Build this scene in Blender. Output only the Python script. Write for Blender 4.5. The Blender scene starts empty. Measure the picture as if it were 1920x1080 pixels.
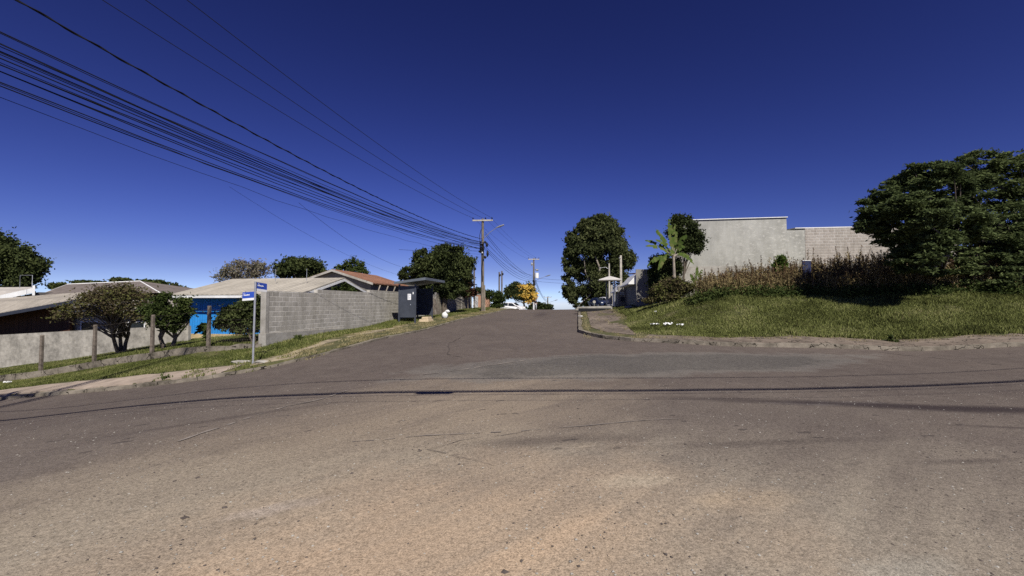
import bpy, bmesh, math, random
import numpy as np
from mathutils import Vector, Matrix, Quaternion

# ------------------------------------------------------------ camera, sky, sun
SC = bpy.context.scene
COL = SC.collection
F = 805.0                                   # focal length in photo pixels (1920 wide)
PITCH = math.atan(30 / F)                   # horizon at row 570
EYE = Vector((0, 0, 1.6))
cam_d = bpy.data.cameras.new('camera'); cam = bpy.data.objects.new('camera', cam_d); COL.objects.link(cam)
cam_d.sensor_width = 36; cam_d.lens = F / 1920 * 36; cam_d.clip_start = 0.05; cam_d.clip_end = 6000
cam.location = EYE; cam.rotation_euler = (math.pi / 2 + PITCH, 0, 0)
SC.camera = cam

SUN_EL = math.radians(46)
SHX, SHY = -0.32, 0.947                    # ground direction in which shadows fall
W = bpy.data.worlds.new('World'); SC.world = W; W.use_nodes = True
wn = W.node_tree; wn.nodes.clear()
sky = wn.nodes.new('ShaderNodeTexSky'); sky.sky_type = 'NISHITA'; sky.sun_disc = False
sky.sun_elevation = SUN_EL; sky.sun_rotation = math.atan2(-SHX, -SHY)
sky.altitude = 900; sky.air_density = 1.0; sky.dust_density = 0.0; sky.ozone_density = 5.0
gam = wn.nodes.new('ShaderNodeGamma'); gam.inputs['Gamma'].default_value = 1.55
hsv = wn.nodes.new('ShaderNodeHueSaturation'); hsv.inputs['Saturation'].default_value = 1.0
hsv.inputs['Hue'].default_value = 0.512; hsv.inputs['Value'].default_value = 0.5
bg = wn.nodes.new('ShaderNodeBackground'); bg.inputs['Strength'].default_value = 0.1
wo = wn.nodes.new('ShaderNodeOutputWorld')
wn.links.new(sky.outputs[0], gam.inputs[0]); wn.links.new(gam.outputs[0], hsv.inputs['Color'])
tint = wn.nodes.new('ShaderNodeMix'); tint.data_type = 'RGBA'; tint.blend_type = 'MULTIPLY'; tint.inputs[0].default_value = 1; tint.inputs[7].default_value = (.36, .295, .42, 1)
sc_ = wn.nodes.new('ShaderNodeSeparateColor'); wn.links.new(hsv.outputs[0], sc_.inputs[0])
dv = wn.nodes.new('ShaderNodeMath'); dv.operation = 'DIVIDE'; wn.links.new(sc_.outputs[0], dv.inputs[0]); wn.links.new(sc_.outputs[2], dv.inputs[1])
mr = wn.nodes.new('ShaderNodeMapRange'); wn.links.new(dv.outputs[0], mr.inputs[0]); mr.inputs[1].default_value = .35; mr.inputs[2].default_value = .95
tc = wn.nodes.new('ShaderNodeMix'); tc.data_type = 'RGBA'; wn.links.new(mr.outputs[0], tc.inputs[0]); tc.inputs[6].default_value = (.36, .295, .42, 1); tc.inputs[7].default_value = (.38, .42, .72, 1)
wn.links.new(tc.outputs[2], tint.inputs[7]); wn.links.new(hsv.outputs[0], tint.inputs[6]); wn.links.new(tint.outputs[2], bg.inputs[0]); wn.links.new(bg.outputs[0], wo.inputs[0])

sl = bpy.data.lights.new('sun', 'SUN'); sl.energy = 5.0; sl.angle = math.radians(0.5); sl.color = (1.0, 0.95, 0.87)
so = bpy.data.objects.new('sun', sl); COL.objects.link(so); so.location = (0, 0, 60)
sdir = Vector((SHX * math.cos(SUN_EL), SHY * math.cos(SUN_EL), -math.sin(SUN_EL)))
so.rotation_euler = sdir.to_track_quat('-Z', 'Y').to_euler()
SC.view_settings.view_transform = 'Standard'; SC.view_settings.look = 'None'
SC.view_settings.exposure = 0.22; SC.view_settings.gamma = 1.0
SC.cycles.max_bounces = 6; SC.cycles.transparent_max_bounces = 8
SC.cycles.use_denoising = False

# ------------------------------------------------------------ road frame, rays
AL = math.atan(0.155); CA, SA = math.cos(AL), math.sin(AL)
def uv2w(u, v): return (u * CA + v * SA, -u * SA + v * CA)
def w2uv(x, y): return (x * CA - y * SA, x * SA + y * CA)
def ray(px, py):
    x = (px - 960) / F; z = (540 - py) / F
    cp, sp = math.cos(PITCH), math.sin(PITCH)
    return Vector((x, cp - z * sp, sp + z * cp))
def at(px, py, Y):
    d = ray(px, py); return EYE + d * (Y / d.y)

# ------------------------------------------------------------ terrain (thin plate spline through measured points)
CP_UV = [(-.1,21,.17),(1.1,19.9,.05),(4.1,17.8,.02),(9.6,17.6,-.03),(15.3,17.5,.15),(28,17.5,.5),(45,17.5,.9),
 (-11.1,11.3,-.66),(-14.5,11.3,-1.09),(-18.6,11.3,-1.5),(-30,11.3,-2.4),(-50,11.3,-3.5),(-9.27,11.4,-.36),(-8.45,13.1,-.1),
 (-8.2,20.6,.15),(-8.2,26.5,.36),(-8.2,43,.75),(-8.2,50,.93),(-8.2,60,.8),(-8,76,.3),(-8,100,-3),(-8,118,-6),(-8,150,-9),
 (0,27,.36),(0,43,.78),(0,50,.95),(0,60,.85),(0,76,.35),(0,100,-3),(0,118,-6),(0,150,-9),(-4,35,.6),
 (-12.1,15.3,-.2),(-14.9,15.3,-.47),(-18.7,15.3,-1.0),(-23,15.3,-1.7),(-30,15.3,-2.4),(-50,16,-3.6),
 (-12.1,20,.05),(-12.1,26,.33),(-12.1,31,.42),(-12.1,43,.85),(-12.1,50,.95),(-9.9,26,.32),
 (-21.5,21,-.75),(-28,19.6,-1.9),(-15,22,-.3),(-15,30,.1),(-22,35,-.5),(-35,30,-2),(-50,45,-3.5),(-15,50,.6),(-30,60,-1),(-12,76,.2),(-20,100,-4),
 (3.2,41,.95),(2,50,1.1),(4.5,35,1.3),(6,33,1.45),(2,27,.45),(4,24,.5),(3,20,.1),(6,19.2,.06),(12,19.2,.06),(20,19,.3),(28,19,.65),
 (4.6,25,.95),(6.4,25,1.6),(8.5,25,1.9),(12,25,1.9),(18,25,2.0),(26,25,2.2),(40,25,2.6),(6,30,1.55),(10,32,2.6),(18,32,3),(30,32,3.2),(15,45,3),
 (30,45,3.5),(6,50,1.4),(10,76,.7),(10,100,-2),(30,70,2),(8,21.5,.8),(14,21.5,.8),(22,21.5,1.0)]
CP_W = [(0,0,0),(0,7,0),(-4,0,-.08),(4,0,.02),(-8,5,-.4),(8,5,.03),(15,8,.1),(25,5,.4),(-20,5,-1.7),(-40,5,-3),(0,-8,0),(10,-8,.1),
 (-12,-6,-.8),(30,-8,.6),(-35,-10,-2.8),(0,-40,0),(-40,-40,-2.5),(40,-40,.8),(90,0,2),(-90,0,-6),(90,70,4),(-90,70,-7),(60,150,-8),(-60,150,-12),(4,12,-.02),(-4,12,-.02),(-3,4,-.05)]
_c = np.array([(*uv2w(u, v), z) for u, v, z in CP_UV] + CP_W, float)
def _phi(r2): return np.where(r2 > 0, 0.5 * r2 * np.log(np.maximum(r2, 1e-12)), 0)
_n = len(_c); _A = np.zeros((_n + 3, _n + 3))
_d2 = ((_c[:, None, :2] - _c[None, :, :2]) ** 2).sum(-1)
_A[:_n, :_n] = _phi(_d2) + np.eye(_n) * 0.4
_A[:_n, _n] = 1; _A[:_n, _n + 1:] = _c[:, :2]; _A[_n, :_n] = 1; _A[_n + 1:, :_n] = _c[:, :2].T
_wt = np.linalg.solve(_A, np.concatenate([_c[:, 2], [0, 0, 0]]))
def yard(x, y):
    u = x * CA - y * SA; v = x * SA + y * CA
    return .24 * np.clip((v - 15.14) / .12, 0, 1) * np.clip((-12.6 - u) / 3, 0, 1) * np.clip((60 - v) / 20, 0, 1) * np.clip((u + 60) / 10, 0, 1)
def G(x, y):
    x = np.asarray(x, float); y = np.asarray(y, float); sh = x.shape
    xf, yf = x.ravel(), y.ravel(); out = np.empty(xf.size)
    for i in range(0, xf.size, 20000):
        a, b = xf[i:i + 20000], yf[i:i + 20000]
        d2 = (a[:, None] - _c[None, :, 0]) ** 2 + (b[:, None] - _c[None, :, 1]) ** 2
        out[i:i + 20000] = _phi(d2) @ _wt[:_n] + _wt[_n] + _wt[_n + 1] * a + _wt[_n + 2] * b
    r = np.hypot(xf, yf); t = np.clip((r - 90) / 70, 0, 1); t = t * t * (3 - 2 * t)
    out = out * (1 - t) + (-7 - (r - 120) * 0.02) * t + yard(xf, yf)
    return out.reshape(sh) if sh else float(out[0])

ROAD_UV = [(.3,165),(0,60),(0,24),(.02,21.8),(.4,20.7),(1.1,19.7),(2.2,18.7),(4.1,17.95),(8,17.6),(14,17.5),(60,17.5),(60,-5),(8,-5),(7,-16),
 (-7,-16),(-8,-1),(-9.4,2.1),(-60,2.4),(-60,11.3),(-30,11.3),(-18,11.28),(-11.1,11.3),(-10.1,11.35),(-9.3,11.6),(-8.75,12.3),(-8.35,13.4),(-8.2,15),(-8.2,60),(-8.4,165)]
ROAD = np.array([uv2w(u, v) for u, v in ROAD_UV])
def sdist(x, y):                             # + outside the road, - inside
    x = np.asarray(x, float).ravel(); y = np.asarray(y, float).ravel()
    best = np.full(x.shape, 1e9); ins = np.zeros(x.shape, bool); m = len(ROAD)
    for i in range(m):
        ax, ay = ROAD[i]; bx, by = ROAD[(i + 1) % m]
        dx, dy = bx - ax, by - ay; L2 = dx * dx + dy * dy
        t = np.clip(((x - ax) * dx + (y - ay) * dy) / L2, 0, 1)
        best = np.minimum(best, (x - ax - t * dx) ** 2 + (y - ay - t * dy) ** 2)
        cr = (ay > y) != (by > y)
        xi = ax + (y - ay) * dx / (dy if dy else 1e-9)
        ins ^= cr & (x < xi)
    d = np.sqrt(best); return np.where(ins, -d, d)
LIFT = 0.11
def gz(x, y):                                # walking-surface height
    g = G(x, y); s = sdist(x, y)
    if np.ndim(x) == 0: return g + (LIFT if s[0] > 0 else 0)
    return g + np.where(s > 0, LIFT, 0).reshape(np.shape(x))
def gp(px, py):                              # where the ray through a pixel meets the ground
    d = ray(px, py); Y = np.arange(2.0, 120, 0.1); P = EYE.x + d.x / d.y * Y; Z = EYE.z + d.z / d.y * Y
    g = gz(P, Y); k = np.argmax(Z < g)
    if not (Z < g).any(): k = len(Y) - 1
    return Vector((P[k], Y[k], g[k]))

# ------------------------------------------------------------ materials
def new_mat(name):
    m = bpy.data.materials.new(name); m.use_nodes = True
    nt = m.node_tree; b = nt.nodes['Principled BSDF']; b.inputs['Specular IOR Level'].default_value = 0.25
    return m, nt, b
def N(nt, t, **k):
    n = nt.nodes.new(t)
    for a, v in k.items(): setattr(n, a, v)
    return n
def ramp(nt, src, stops):
    r = N(nt, 'ShaderNodeValToRGB'); e = r.color_ramp.elements
    while len(e) < len(stops): e.new(0.5)
    for i, (p, c) in enumerate(stops): e[i].position = p; e[i].color = (*c, 1) if len(c) == 3 else c
    nt.links.new(src, r.inputs[0]); return r.outputs[0]
def noise(nt, scale, detail=4, rough=0.55, vec=None, dist=0.0):
    n = N(nt, 'ShaderNodeTexNoise'); n.inputs['Scale'].default_value = scale; n.inputs['Detail'].default_value = detail
    n.inputs['Roughness'].default_value = rough; n.inputs['Distortion'].default_value = dist
    if vec is not None: nt.links.new(vec, n.inputs['Vector'])
    return n.outputs['Fac']
def math_(nt, op, a, b=None, c=None, clamp=False):
    n = N(nt, 'ShaderNodeMath', operation=op, use_clamp=clamp)
    for i, s in enumerate((a, b, c)):
        if s is None: continue
        if isinstance(s, (int, float)): n.inputs[i].default_value = s
        else: nt.links.new(s, n.inputs[i])
    return n.outputs[0]
def mix(nt, fac, a, b, bt='MIX'):
    n = N(nt, 'ShaderNodeMix', data_type='RGBA', blend_type=bt)
    for s, i in ((fac, 0), (a, 6), (b, 7)):
        if isinstance(s, (int, float)): n.inputs[i].default_value = s
        elif isinstance(s, tuple): n.inputs[i].default_value = (*s, 1)
        else: nt.links.new(s, n.inputs[i])
    return n.outputs[2]
def pos(nt, obj=False):
    if obj: return N(nt, 'ShaderNodeTexCoord').outputs['Object']
    return N(nt, 'ShaderNodeNewGeometry').outputs['Position']
def vmap(nt, vec, scale=(1, 1, 1), rotz=0, loc=(0, 0, 0)):
    n = N(nt, 'ShaderNodeMapping'); n.inputs['Scale'].default_value = scale; n.inputs['Rotation'].default_value = (0, 0, rotz)
    n.inputs['Location'].default_value = loc; nt.links.new(vec, n.inputs[0]); return n.outputs[0]
def bump(nt, b, h, strength=0.4, dist=0.02):
    n = N(nt, 'ShaderNodeBump'); n.inputs['Strength'].default_value = strength; n.inputs['Distance'].default_value = dist
    nt.links.new(h, n.inputs['Height']); nt.links.new(n.outputs[0], b.inputs['Normal'])
def simple(name, col, rough=0.7, var=0.18, scale=6, bs=0.25, metal=0.0, obj=False):
    m, nt, b = new_mat(name); p = pos(nt, obj)
    f = noise(nt, scale, 6, 0.6, p); f2 = noise(nt, scale * 0.17 + 0.3, 3, 0.5, p)
    s = math_(nt, 'ADD', f, f2)
    lo = tuple(c * (1 - var * 1.6) for c in col); hi = tuple(min(1, c * (1 + var)) for c in col)
    nt.links.new(ramp(nt, math_(nt, 'MULTIPLY', s, 0.5), [(0.34, lo), (0.62, hi)]), b.inputs['Base Color'])
    b.inputs['Roughness'].default_value = rough; b.inputs['Metallic'].default_value = metal
    if bs: bump(nt, b, f, bs, 0.01)
    return m
def leafmat(name, cols, trans=0.25, patch=0.6):
    m, nt, b = new_mat(name); g = N(nt, 'ShaderNodeNewGeometry')
    r = g.outputs['Random Per Island']; n = noise(nt, patch, 3, 0.5, g.outputs['Position'])
    s = math_(nt, 'ADD', math_(nt, 'MULTIPLY', r, 0.45), math_(nt, 'MULTIPLY', math_(nt, 'SUBTRACT', n, .22), 0.95))
    k = len(cols); c = ramp(nt, s, [(0.12 + 0.76 * i / max(1, k - 1), cc) for i, cc in enumerate(cols)])
    nt.links.new(c, b.inputs['Base Color']); b.inputs['Roughness'].default_value = 0.75; b.inputs['Specular IOR Level'].default_value = 0.06
    t = N(nt, 'ShaderNodeBsdfTranslucent'); nt.links.new(c, t.inputs[0])
    mx = N(nt, 'ShaderNodeMixShader'); mx.inputs[0].default_value = trans
    o = nt.nodes['Material Output']; nt.links.new(b.outputs[0], mx.inputs[1]); nt.links.new(t.outputs[0], mx.inputs[2]); nt.links.new(mx.outputs[0], o.inputs[0])
    return m

def ell(nt, P, cx, cy, rx, ry, rot, soft=0.35, wob=0.5, ws=0.6):
    """soft irregular stain at a place on the road: 1 inside, 0 outside"""
    s = N(nt, 'ShaderNodeVectorMath', operation='SUBTRACT'); nt.links.new(P, s.inputs[0]); s.inputs[1].default_value = (cx, cy, 0)
    q = N(nt, 'ShaderNodeVectorRotate', rotation_type='Z_AXIS'); nt.links.new(s.outputs[0], q.inputs[0]); q.inputs['Angle'].default_value = -rot
    q2 = N(nt, 'ShaderNodeVectorMath', operation='MULTIPLY'); nt.links.new(q.outputs[0], q2.inputs[0]); q2.inputs[1].default_value = (1 / rx, 1 / ry, 0)
    l = N(nt, 'ShaderNodeVectorMath', operation='LENGTH'); nt.links.new(q2.outputs[0], l.inputs[0])
    w = math_(nt, 'MULTIPLY', math_(nt, 'SUBTRACT', noise(nt, ws, 5, 0.6, P), 0.5), wob * 2)
    return math_(nt, 'DIVIDE', math_(nt, 'SUBTRACT', 1.0 + soft / 2, math_(nt, 'ADD', l.outputs['Value'], w)), soft, clamp=True)

def road_material():
    m, nt, b = new_mat('asphalt'); P = pos(nt)
    grain = noise(nt, 26, 8, 0.78, P); fine = noise(nt, 75, 4, 0.75, P); big = noise(nt, 0.28, 4, 0.55, P)
    strk = noise(nt, 1.0, 5, 0.6, vmap(nt, P, (0.25, 1.6, 1), 0.35)); med = noise(nt, 2.2, 6, 0.62, P)
    c = ramp(nt, med, [(0.3, (.112, .091, .078)), (0.7, (.156, .131, .112))])
    c = mix(nt, math_(nt, 'MULTIPLY', strk, 0.5), c, (.132, .104, .090))
    def along(ang, sx, sy):
        q = N(nt, 'ShaderNodeVectorRotate', rotation_type='Z_AXIS'); nt.links.new(P, q.inputs[0]); q.inputs['Angle'].default_value = -ang
        return vmap(nt, q.outputs[0], (sx, sy, 1))
    lane = noise(nt, 1.0, 6, 0.62, along(.80, .22, 1.5), .5); lane2 = noise(nt, 1.0, 5, 0.6, along(.72, .5, 5.5), .3)
    swept = math_(nt, 'MULTIPLY', math_(nt, 'SUBTRACT', math_(nt, 'ADD', math_(nt, 'MULTIPLY', lane, .65), math_(nt, 'MULTIPLY', lane2, .35)), .38), 4.6, clamp=True)
    # dust, blown in a broad sheet over the near half of the crossing
    def dust(cx, cy, rx, ry, rot, amt, col, c, soft=0.9, wob=.45, ws=.5):
        e = ell(nt, P, cx, cy, rx, ry, rot, soft, wob, ws)
        e = math_(nt, 'MULTIPLY', e, math_(nt, 'MULTIPLY_ADD', swept, 0.55, 0.5))
        return mix(nt, math_(nt, 'MULTIPLY', e, amt, clamp=True), c, col)
    c = dust(-1.2, 0.8, 9, 5.6, 0.05, 0.9, (.225, .190, .155), c, 1.3, .4)
    c = dust(-1.0, 6.6, 3.8, 1.9, 0.9, 0.85, (.31, .25, .185), c, 1.2, .6)
    c = dust(-3.6, 3.6, 3.4, 1.1, 0.75, 0.6, (.30, .245, .18), c, 1.2, .6)
    c = dust(-0.4, 1.8, 4.6, 2.6, 0.1, 0.85, (.40, .345, .262), c, 1.2, .55)
    c = dust(-0.75, 2.5, 2.2, 1.3, 0.6, 0.9, (.50, .37, .25), c, 1.1, .7, 1.2)
    c = dust(1.9, 3.55, .42, .16, 0.25, 0.6, (.48, .37, .25), c, 1.2, 1.0, 4)
    c = dust(1.15, 3.95, .32, .12, 0.2, 0.6, (.50, .43, .32), c, 1.2, 1.1, 5)
    c = dust(5.2, 7.0, .7, .12, 0.0, 0.6, (.40, .36, .33), c, 1.2, 1.2, 5)
    c = dust(2.35, 2.62, .28, .12, 0.2, 0.4, (.42, .41, .35), c, 1.2, 1.0, 5)
    c = dust(-1.9, 3.45, .30, .08, 0.5, 0.6, (.50, .43, .37), c, 1.2, 1.2, 6)
    # patch of older grey asphalt with coarse stones in the middle of the crossing
    old = ramp(nt, noise(nt, 11, 8, 0.85, P), [(0.36, (.06, .058, .053)), (0.64, (.175, .165, .148))])
    e = math_(nt, 'MAXIMUM', ell(nt, P, 4.6, 12.1, 6.0, 1.75, 0.30, 0.45, 0.7, 0.6), ell(nt, P, 1.6, 10.7, 3.4, 1.3, 0.22, 0.6, 0.7, 0.9))
    c = mix(nt, math_(nt, 'MULTIPLY', e, 0.72), c, old)
    rim = math_(nt, 'MULTIPLY', math_(nt, 'MULTIPLY', e, math_(nt, 'SUBTRACT', 1.0, e)), 2.2, clamp=True)
    c = mix(nt, math_(nt, 'MULTIPLY', rim, noise(nt, 3, 5, .7, P)), c, (.27, .25, .22))
    # dark elongated patches tinted into the asphalt
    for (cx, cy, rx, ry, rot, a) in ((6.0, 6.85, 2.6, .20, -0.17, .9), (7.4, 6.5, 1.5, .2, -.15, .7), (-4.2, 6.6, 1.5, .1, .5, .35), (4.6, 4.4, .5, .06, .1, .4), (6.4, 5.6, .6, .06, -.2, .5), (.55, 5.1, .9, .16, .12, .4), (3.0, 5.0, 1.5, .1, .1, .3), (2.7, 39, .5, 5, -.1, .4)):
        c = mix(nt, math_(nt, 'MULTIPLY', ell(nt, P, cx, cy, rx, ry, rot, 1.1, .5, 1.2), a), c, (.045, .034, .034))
    vor = N(nt, 'ShaderNodeTexVoronoi'); vor.inputs['Scale'].default_value = 2.6; vd = N(nt, 'ShaderNodeVectorMath', operation='ADD'); vn = N(nt, 'ShaderNodeTexNoise'); vn.inputs['Scale'].default_value = 5; vn.inputs['Detail'].default_value = 4
    nt.links.new(P, vn.inputs['Vector']); vs_ = N(nt, 'ShaderNodeVectorMath', operation='SCALE'); nt.links.new(vn.outputs['Color'], vs_.inputs[0]); vs_.inputs['Scale'].default_value = .28
    nt.links.new(along(.3, .6, 1.5), vd.inputs[0]); nt.links.new(vs_.outputs[0], vd.inputs[1]); nt.links.new(vd.outputs[0], vor.inputs['Vector'])
    sp = math_(nt, 'MULTIPLY', math_(nt, 'LESS_THAN', vor.outputs['Distance'], 0.15), math_(nt, 'GREATER_THAN', noise(nt, 1.1, 2, .5, P), .50))
    spz = N(nt, 'ShaderNodeSeparateXYZ'); nt.links.new(P, spz.inputs[0]); sp = math_(nt, 'MULTIPLY', sp, math_(nt, 'MULTIPLY', math_(nt, 'SUBTRACT', spz.outputs['Y'], 3.8), .8, clamp=True))
    c = mix(nt, math_(nt, 'MULTIPLY', sp, 0.55), c, (.05, .042, .04))
    # stone speckle
    g2 = ramp(nt, fine, [(0.36, (.42, .41, .40)), (0.5, (1, 1, 1)), (0.62, (1.28, 1.28, 1.28))])
    c = mix(nt, 0.75, c, g2, 'MULTIPLY')
    g3 = ramp(nt, grain, [(0.38, (.60, .60, .59)), (0.52, (1.0, 1.0, 1.0)), (.66, (1.25, 1.24, 1.22))])
    c = mix(nt, 0.8, c, g3, 'MULTIPLY')
    c = mix(nt, 0.8, c, ramp(nt, big, [(0.35, (.82, .82, .84)), (0.65, (1, 1, 1))]), 'MULTIPLY')
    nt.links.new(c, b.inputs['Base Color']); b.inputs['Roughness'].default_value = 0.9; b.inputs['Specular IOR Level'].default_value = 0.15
    bump(nt, b, math_(nt, 'ADD', grain, fine), 0.55, 0.012)
    return m
def ground_material():
    m, nt, b = new_mat('soil_and_turf'); P = pos(nt)
    f = noise(nt, 0.9, 6, 0.65, P); f2 = noise(nt, 14, 6, 0.7, P)
    s = math_(nt, 'ADD', math_(nt, 'MULTIPLY', f, .6), math_(nt, 'MULTIPLY', f2, .4))
    c = ramp(nt, s, [(0.36, (.045, .05, .02)), (0.5, (.085, .085, .035)), (0.64, (.17, .14, .075))])
    nt.links.new(c, b.inputs['Base Color']); b.inputs['Roughness'].default_value = 1; bump(nt, b, f2, .8, .04); return m
def concrete(name, lo, hi, scale=3, bs=0.5, crack=True):
    m, nt, b = new_mat(name); P = pos(nt)
    f = noise(nt, scale, 8, 0.7, P); f2 = noise(nt, scale * .2, 4, .6, P); s = math_(nt, 'MULTIPLY', math_(nt, 'ADD', f, f2), .5)
    c = ramp(nt, s, [(0.36, lo), (0.60, hi)])
    if crack:
        v = N(nt, 'ShaderNodeTexVoronoi', feature='DISTANCE_TO_EDGE'); v.inputs['Scale'].default_value = 1.1
        d = N(nt, 'ShaderNodeVectorMath', operation='ADD'); nt.links.new(P, d.inputs[0])
        nn = N(nt, 'ShaderNodeTexNoise'); nn.inputs['Scale'].default_value = 3; nt.links.new(P, nn.inputs['Vector']); nt.links.new(nn.outputs['Color'], d.inputs[1])
        nt.links.new(d.outputs[0], v.inputs['Vector'])
        c = mix(nt, math_(nt, 'LESS_THAN', v.outputs['Distance'], .02), c, (.035, .03, .022))
    nt.links.new(c, b.inputs['Base Color']); b.inputs['Roughness'].default_value = .95; bump(nt, b, f, bs, .02); return m
def masonry(name, lo, hi, mortar, bw=.4, bh=.2, msz=.012, axis='y', bs=.5, base=None, mortar_amt=1.0):
    """blocks laid in the object's own along-wall / up plane"""
    m, nt, b = new_mat(name); O = pos(nt, True); s = N(nt, 'ShaderNodeSeparateXYZ'); nt.links.new(O, s.inputs[0])
    cb = N(nt, 'ShaderNodeCombineXYZ'); nt.links.new(s.outputs['Y' if axis == 'y' else 'X'], cb.inputs[0]); nt.links.new(s.outputs['Z'], cb.inputs[1])
    wob = noise(nt, 3, 3, .6, O)
    br = N(nt, 'ShaderNodeTexBrick'); nt.links.new(cb.outputs[0], br.inputs['Vector']); br.inputs['Scale'].default_value = 1
    br.inputs['Brick Width'].default_value = bw; br.inputs['Row Height'].default_value = bh; br.inputs['Mortar Size'].default_value = msz
    br.inputs['Color1'].default_value = (*lo, 1); br.inputs['Color2'].default_value = (*hi, 1); br.inputs['Mortar'].default_value = (*mortar, 1)
    br.inputs['Mortar Smooth'].default_value = .3; br.inputs['Bias'].default_value = 0
    f = noise(nt, 9, 8, .7, O); f2 = noise(nt, .8, 5, .6, O)
    smear = math_(nt, 'MULTIPLY', math_(nt, 'SUBTRACT', f2, .46), 7 * mortar_amt, clamp=True)
    flat = mix(nt, .5, lo, hi)
    c = mix(nt, math_(nt, 'MULTIPLY', smear, .75), br.outputs['Color'], flat)
    c = mix(nt, .8, c, ramp(nt, f, [(.3, (.68, .67, .65)), (.65, (1, 1, 1))]), 'MULTIPLY')
    st = noise(nt, 2.5, 5, .6, vmap(nt, O, (1, 1, .25)))
    c = mix(nt, .6, c, ramp(nt, st, [(.35, (.62, .61, .58)), (.6, (1, 1, 1))]), 'MULTIPLY')
    if base is not None:
        z = math_(nt, 'MULTIPLY', math_(nt, 'SUBTRACT', base[0], math_(nt, 'ADD', s.outputs['Z'], math_(nt, 'MULTIPLY', wob, .3))), 6, clamp=True)
        c = mix(nt, math_(nt, 'MULTIPLY', z, .8), c, base[1])
    nt.links.new(c, b.inputs['Base Color']); b.inputs['Roughness'].default_value = .95
    bump(nt, b, math_(nt, 'ADD', math_(nt, 'MULTIPLY', f, .5), math_(nt, 'MULTIPLY', math_(nt, 'SUBTRACT', 1.0, br.outputs['Fac']), .6)), bs, .02); return m
def stripes(name, c1, c2, axis, period, width=.12, rough=.7, var=.2, wave=False, bs=.5):
    """boards or corrugations across one local axis"""
    m, nt, b = new_mat(name); O = pos(nt, True); s = N(nt, 'ShaderNodeSeparateXYZ'); nt.links.new(O, s.inputs[0])
    t = math_(nt, 'DIVIDE', s.outputs[axis], period); fr = math_(nt, 'FRACT', t)
    f = noise(nt, 5, 7, .65, O); f3 = noise(nt, .7, 4, .6, O)
    wn_ = N(nt, 'ShaderNodeTexWhiteNoise', noise_dimensions='1D'); nt.links.new(math_(nt, 'FLOOR', t), wn_.inputs['W'])
    base = mix(nt, .8, c1, ramp(nt, math_(nt, 'MULTIPLY', math_(nt, 'ADD', f, f3), .5), [(.36, (1 - var * 2,) * 3), (.6, (1, 1, 1))]), 'MULTIPLY')
    base = mix(nt, .45, base, ramp(nt, wn_.outputs['Value'], [(0, (1 - var * 1.5,) * 3), (1, (1, 1, 1))]), 'MULTIPLY')
    if wave:
        h = math_(nt, 'SINE', math_(nt, 'MULTIPLY', t, 2 * math.pi)); c = mix(nt, math_(nt, 'MULTIPLY', math_(nt, 'LESS_THAN', h, -.7), .4), base, c2)
    else:
        h = math_(nt, 'GREATER_THAN', fr, width); c = mix(nt, h, c2, base)
    nt.links.new(c, b.inputs['Base Color']); b.inputs['Roughness'].default_value = rough; bump(nt, b, h, bs, .02); return m

M = {}
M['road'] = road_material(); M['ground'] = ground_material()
M['kerb'] = concrete('kerb_concrete', (.06, .052, .038), (.27, .235, .185), 3.5, .9)
M['walk_r'] = concrete('dirty_pavement', (.085, .066, .052), (.22, .178, .14), 2.5)
M['walk_l'] = concrete('pale_pavement', (.20, .16, .125), (.40, .325, .26), 2.5, .5, False)
M['dust'] = simple('dry_dust', (.30, .25, .17), 1, .3, 5, .6)
M['blocks'] = masonry('concrete_blocks', (.38, .36, .315), (.52, .49, .43), (.66, .63, .57), .4, .2, .016, 'y', .6, (0.15, (.40, .33, .20)))
M['precast'] = masonry('precast_wall', (.30, .27, .215), (.39, .35, .28), (.19, .17, .14), 2.2, .5, .02, 'y', .4, None, .3)
M['footing'] = concrete('footing', (.22, .205, .175), (.38, .36, .32), 4, .6, False)
M['roughcast'] = simple('roughcast', (.31, .29, .25), 1, .3, 5, 1.0)
M['plinth'] = masonry('ochre_plinth', (.52, .40, .22), (.62, .49, .29), (.42, .33, .2), .3, .12, .01, 'x', .4, None, .5)
M['blue'] = stripes('blue_boards', (.03, .27, .70), (.015, .13, .40), 'X', .16, .10, .6, .12)
M['brownwood'] = stripes('brown_boards', (.10, .045, .025), (.03, .015, .01), 'X', .34, .12, .8, .3)
M['fibre'] = stripes('fibre_cement', (.46, .42, .35), (.30, .27, .22), 'X', .30, .1, .9, .2, True, .7)
M['fibre_y'] = stripes('fibre_cement_far', (.40, .36, .30), (.36, .32, .27), 'X', .30, .1, .9, .25, True, .7)
M['roofdark'] = simple('grey_roof', (.16, .135, .12), .9, .2, 3, .4)
M['terracotta'] = stripes('terracotta', (.34, .17, .105), (.17, .09, .06), 'Y', .24, .1, .9, .3, True, .8)
M['white'] = simple('white_paint', (.78, .78, .76), .6, .08, 3, .1)
M['whiteboard'] = simple('white_fascia', (.72, .72, .70), .6, .1, 4, .1)
M['greywall'] = simple('grey_render', (.17, .16, .145), .95, .2, 2, .4)
M['render'] = simple('pale_render', (.36, .355, .32), .95, .14, 1.3, .35)
_nt = M['render'].node_tree; _b = _nt.nodes['Principled BSDF']; _src = _b.inputs['Base Color'].links[0].from_socket; _P = pos(_nt)
_f = math_(_nt, 'MULTIPLY', math_(_nt, 'SUBTRACT', noise(_nt, 3.2, 6, .75, vmap(_nt, _P, (1, 1, 1.8))), .53), 14, clamp=True)
_src = mix(_nt, .55, _src, ramp(_nt, noise(_nt, 1.0, 6, .65, vmap(_nt, _P, (2.2, 2.2, .22))), [(.36, (.80, .795, .77)), (.56, (1, 1, 1))]), 'MULTIPLY')
_e = ell(_nt, vmap(_nt, _P, (1, 1, 0)), *uv2w(17.5, 34), 6.5, 4, 0, .9, .6, .5)
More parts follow.
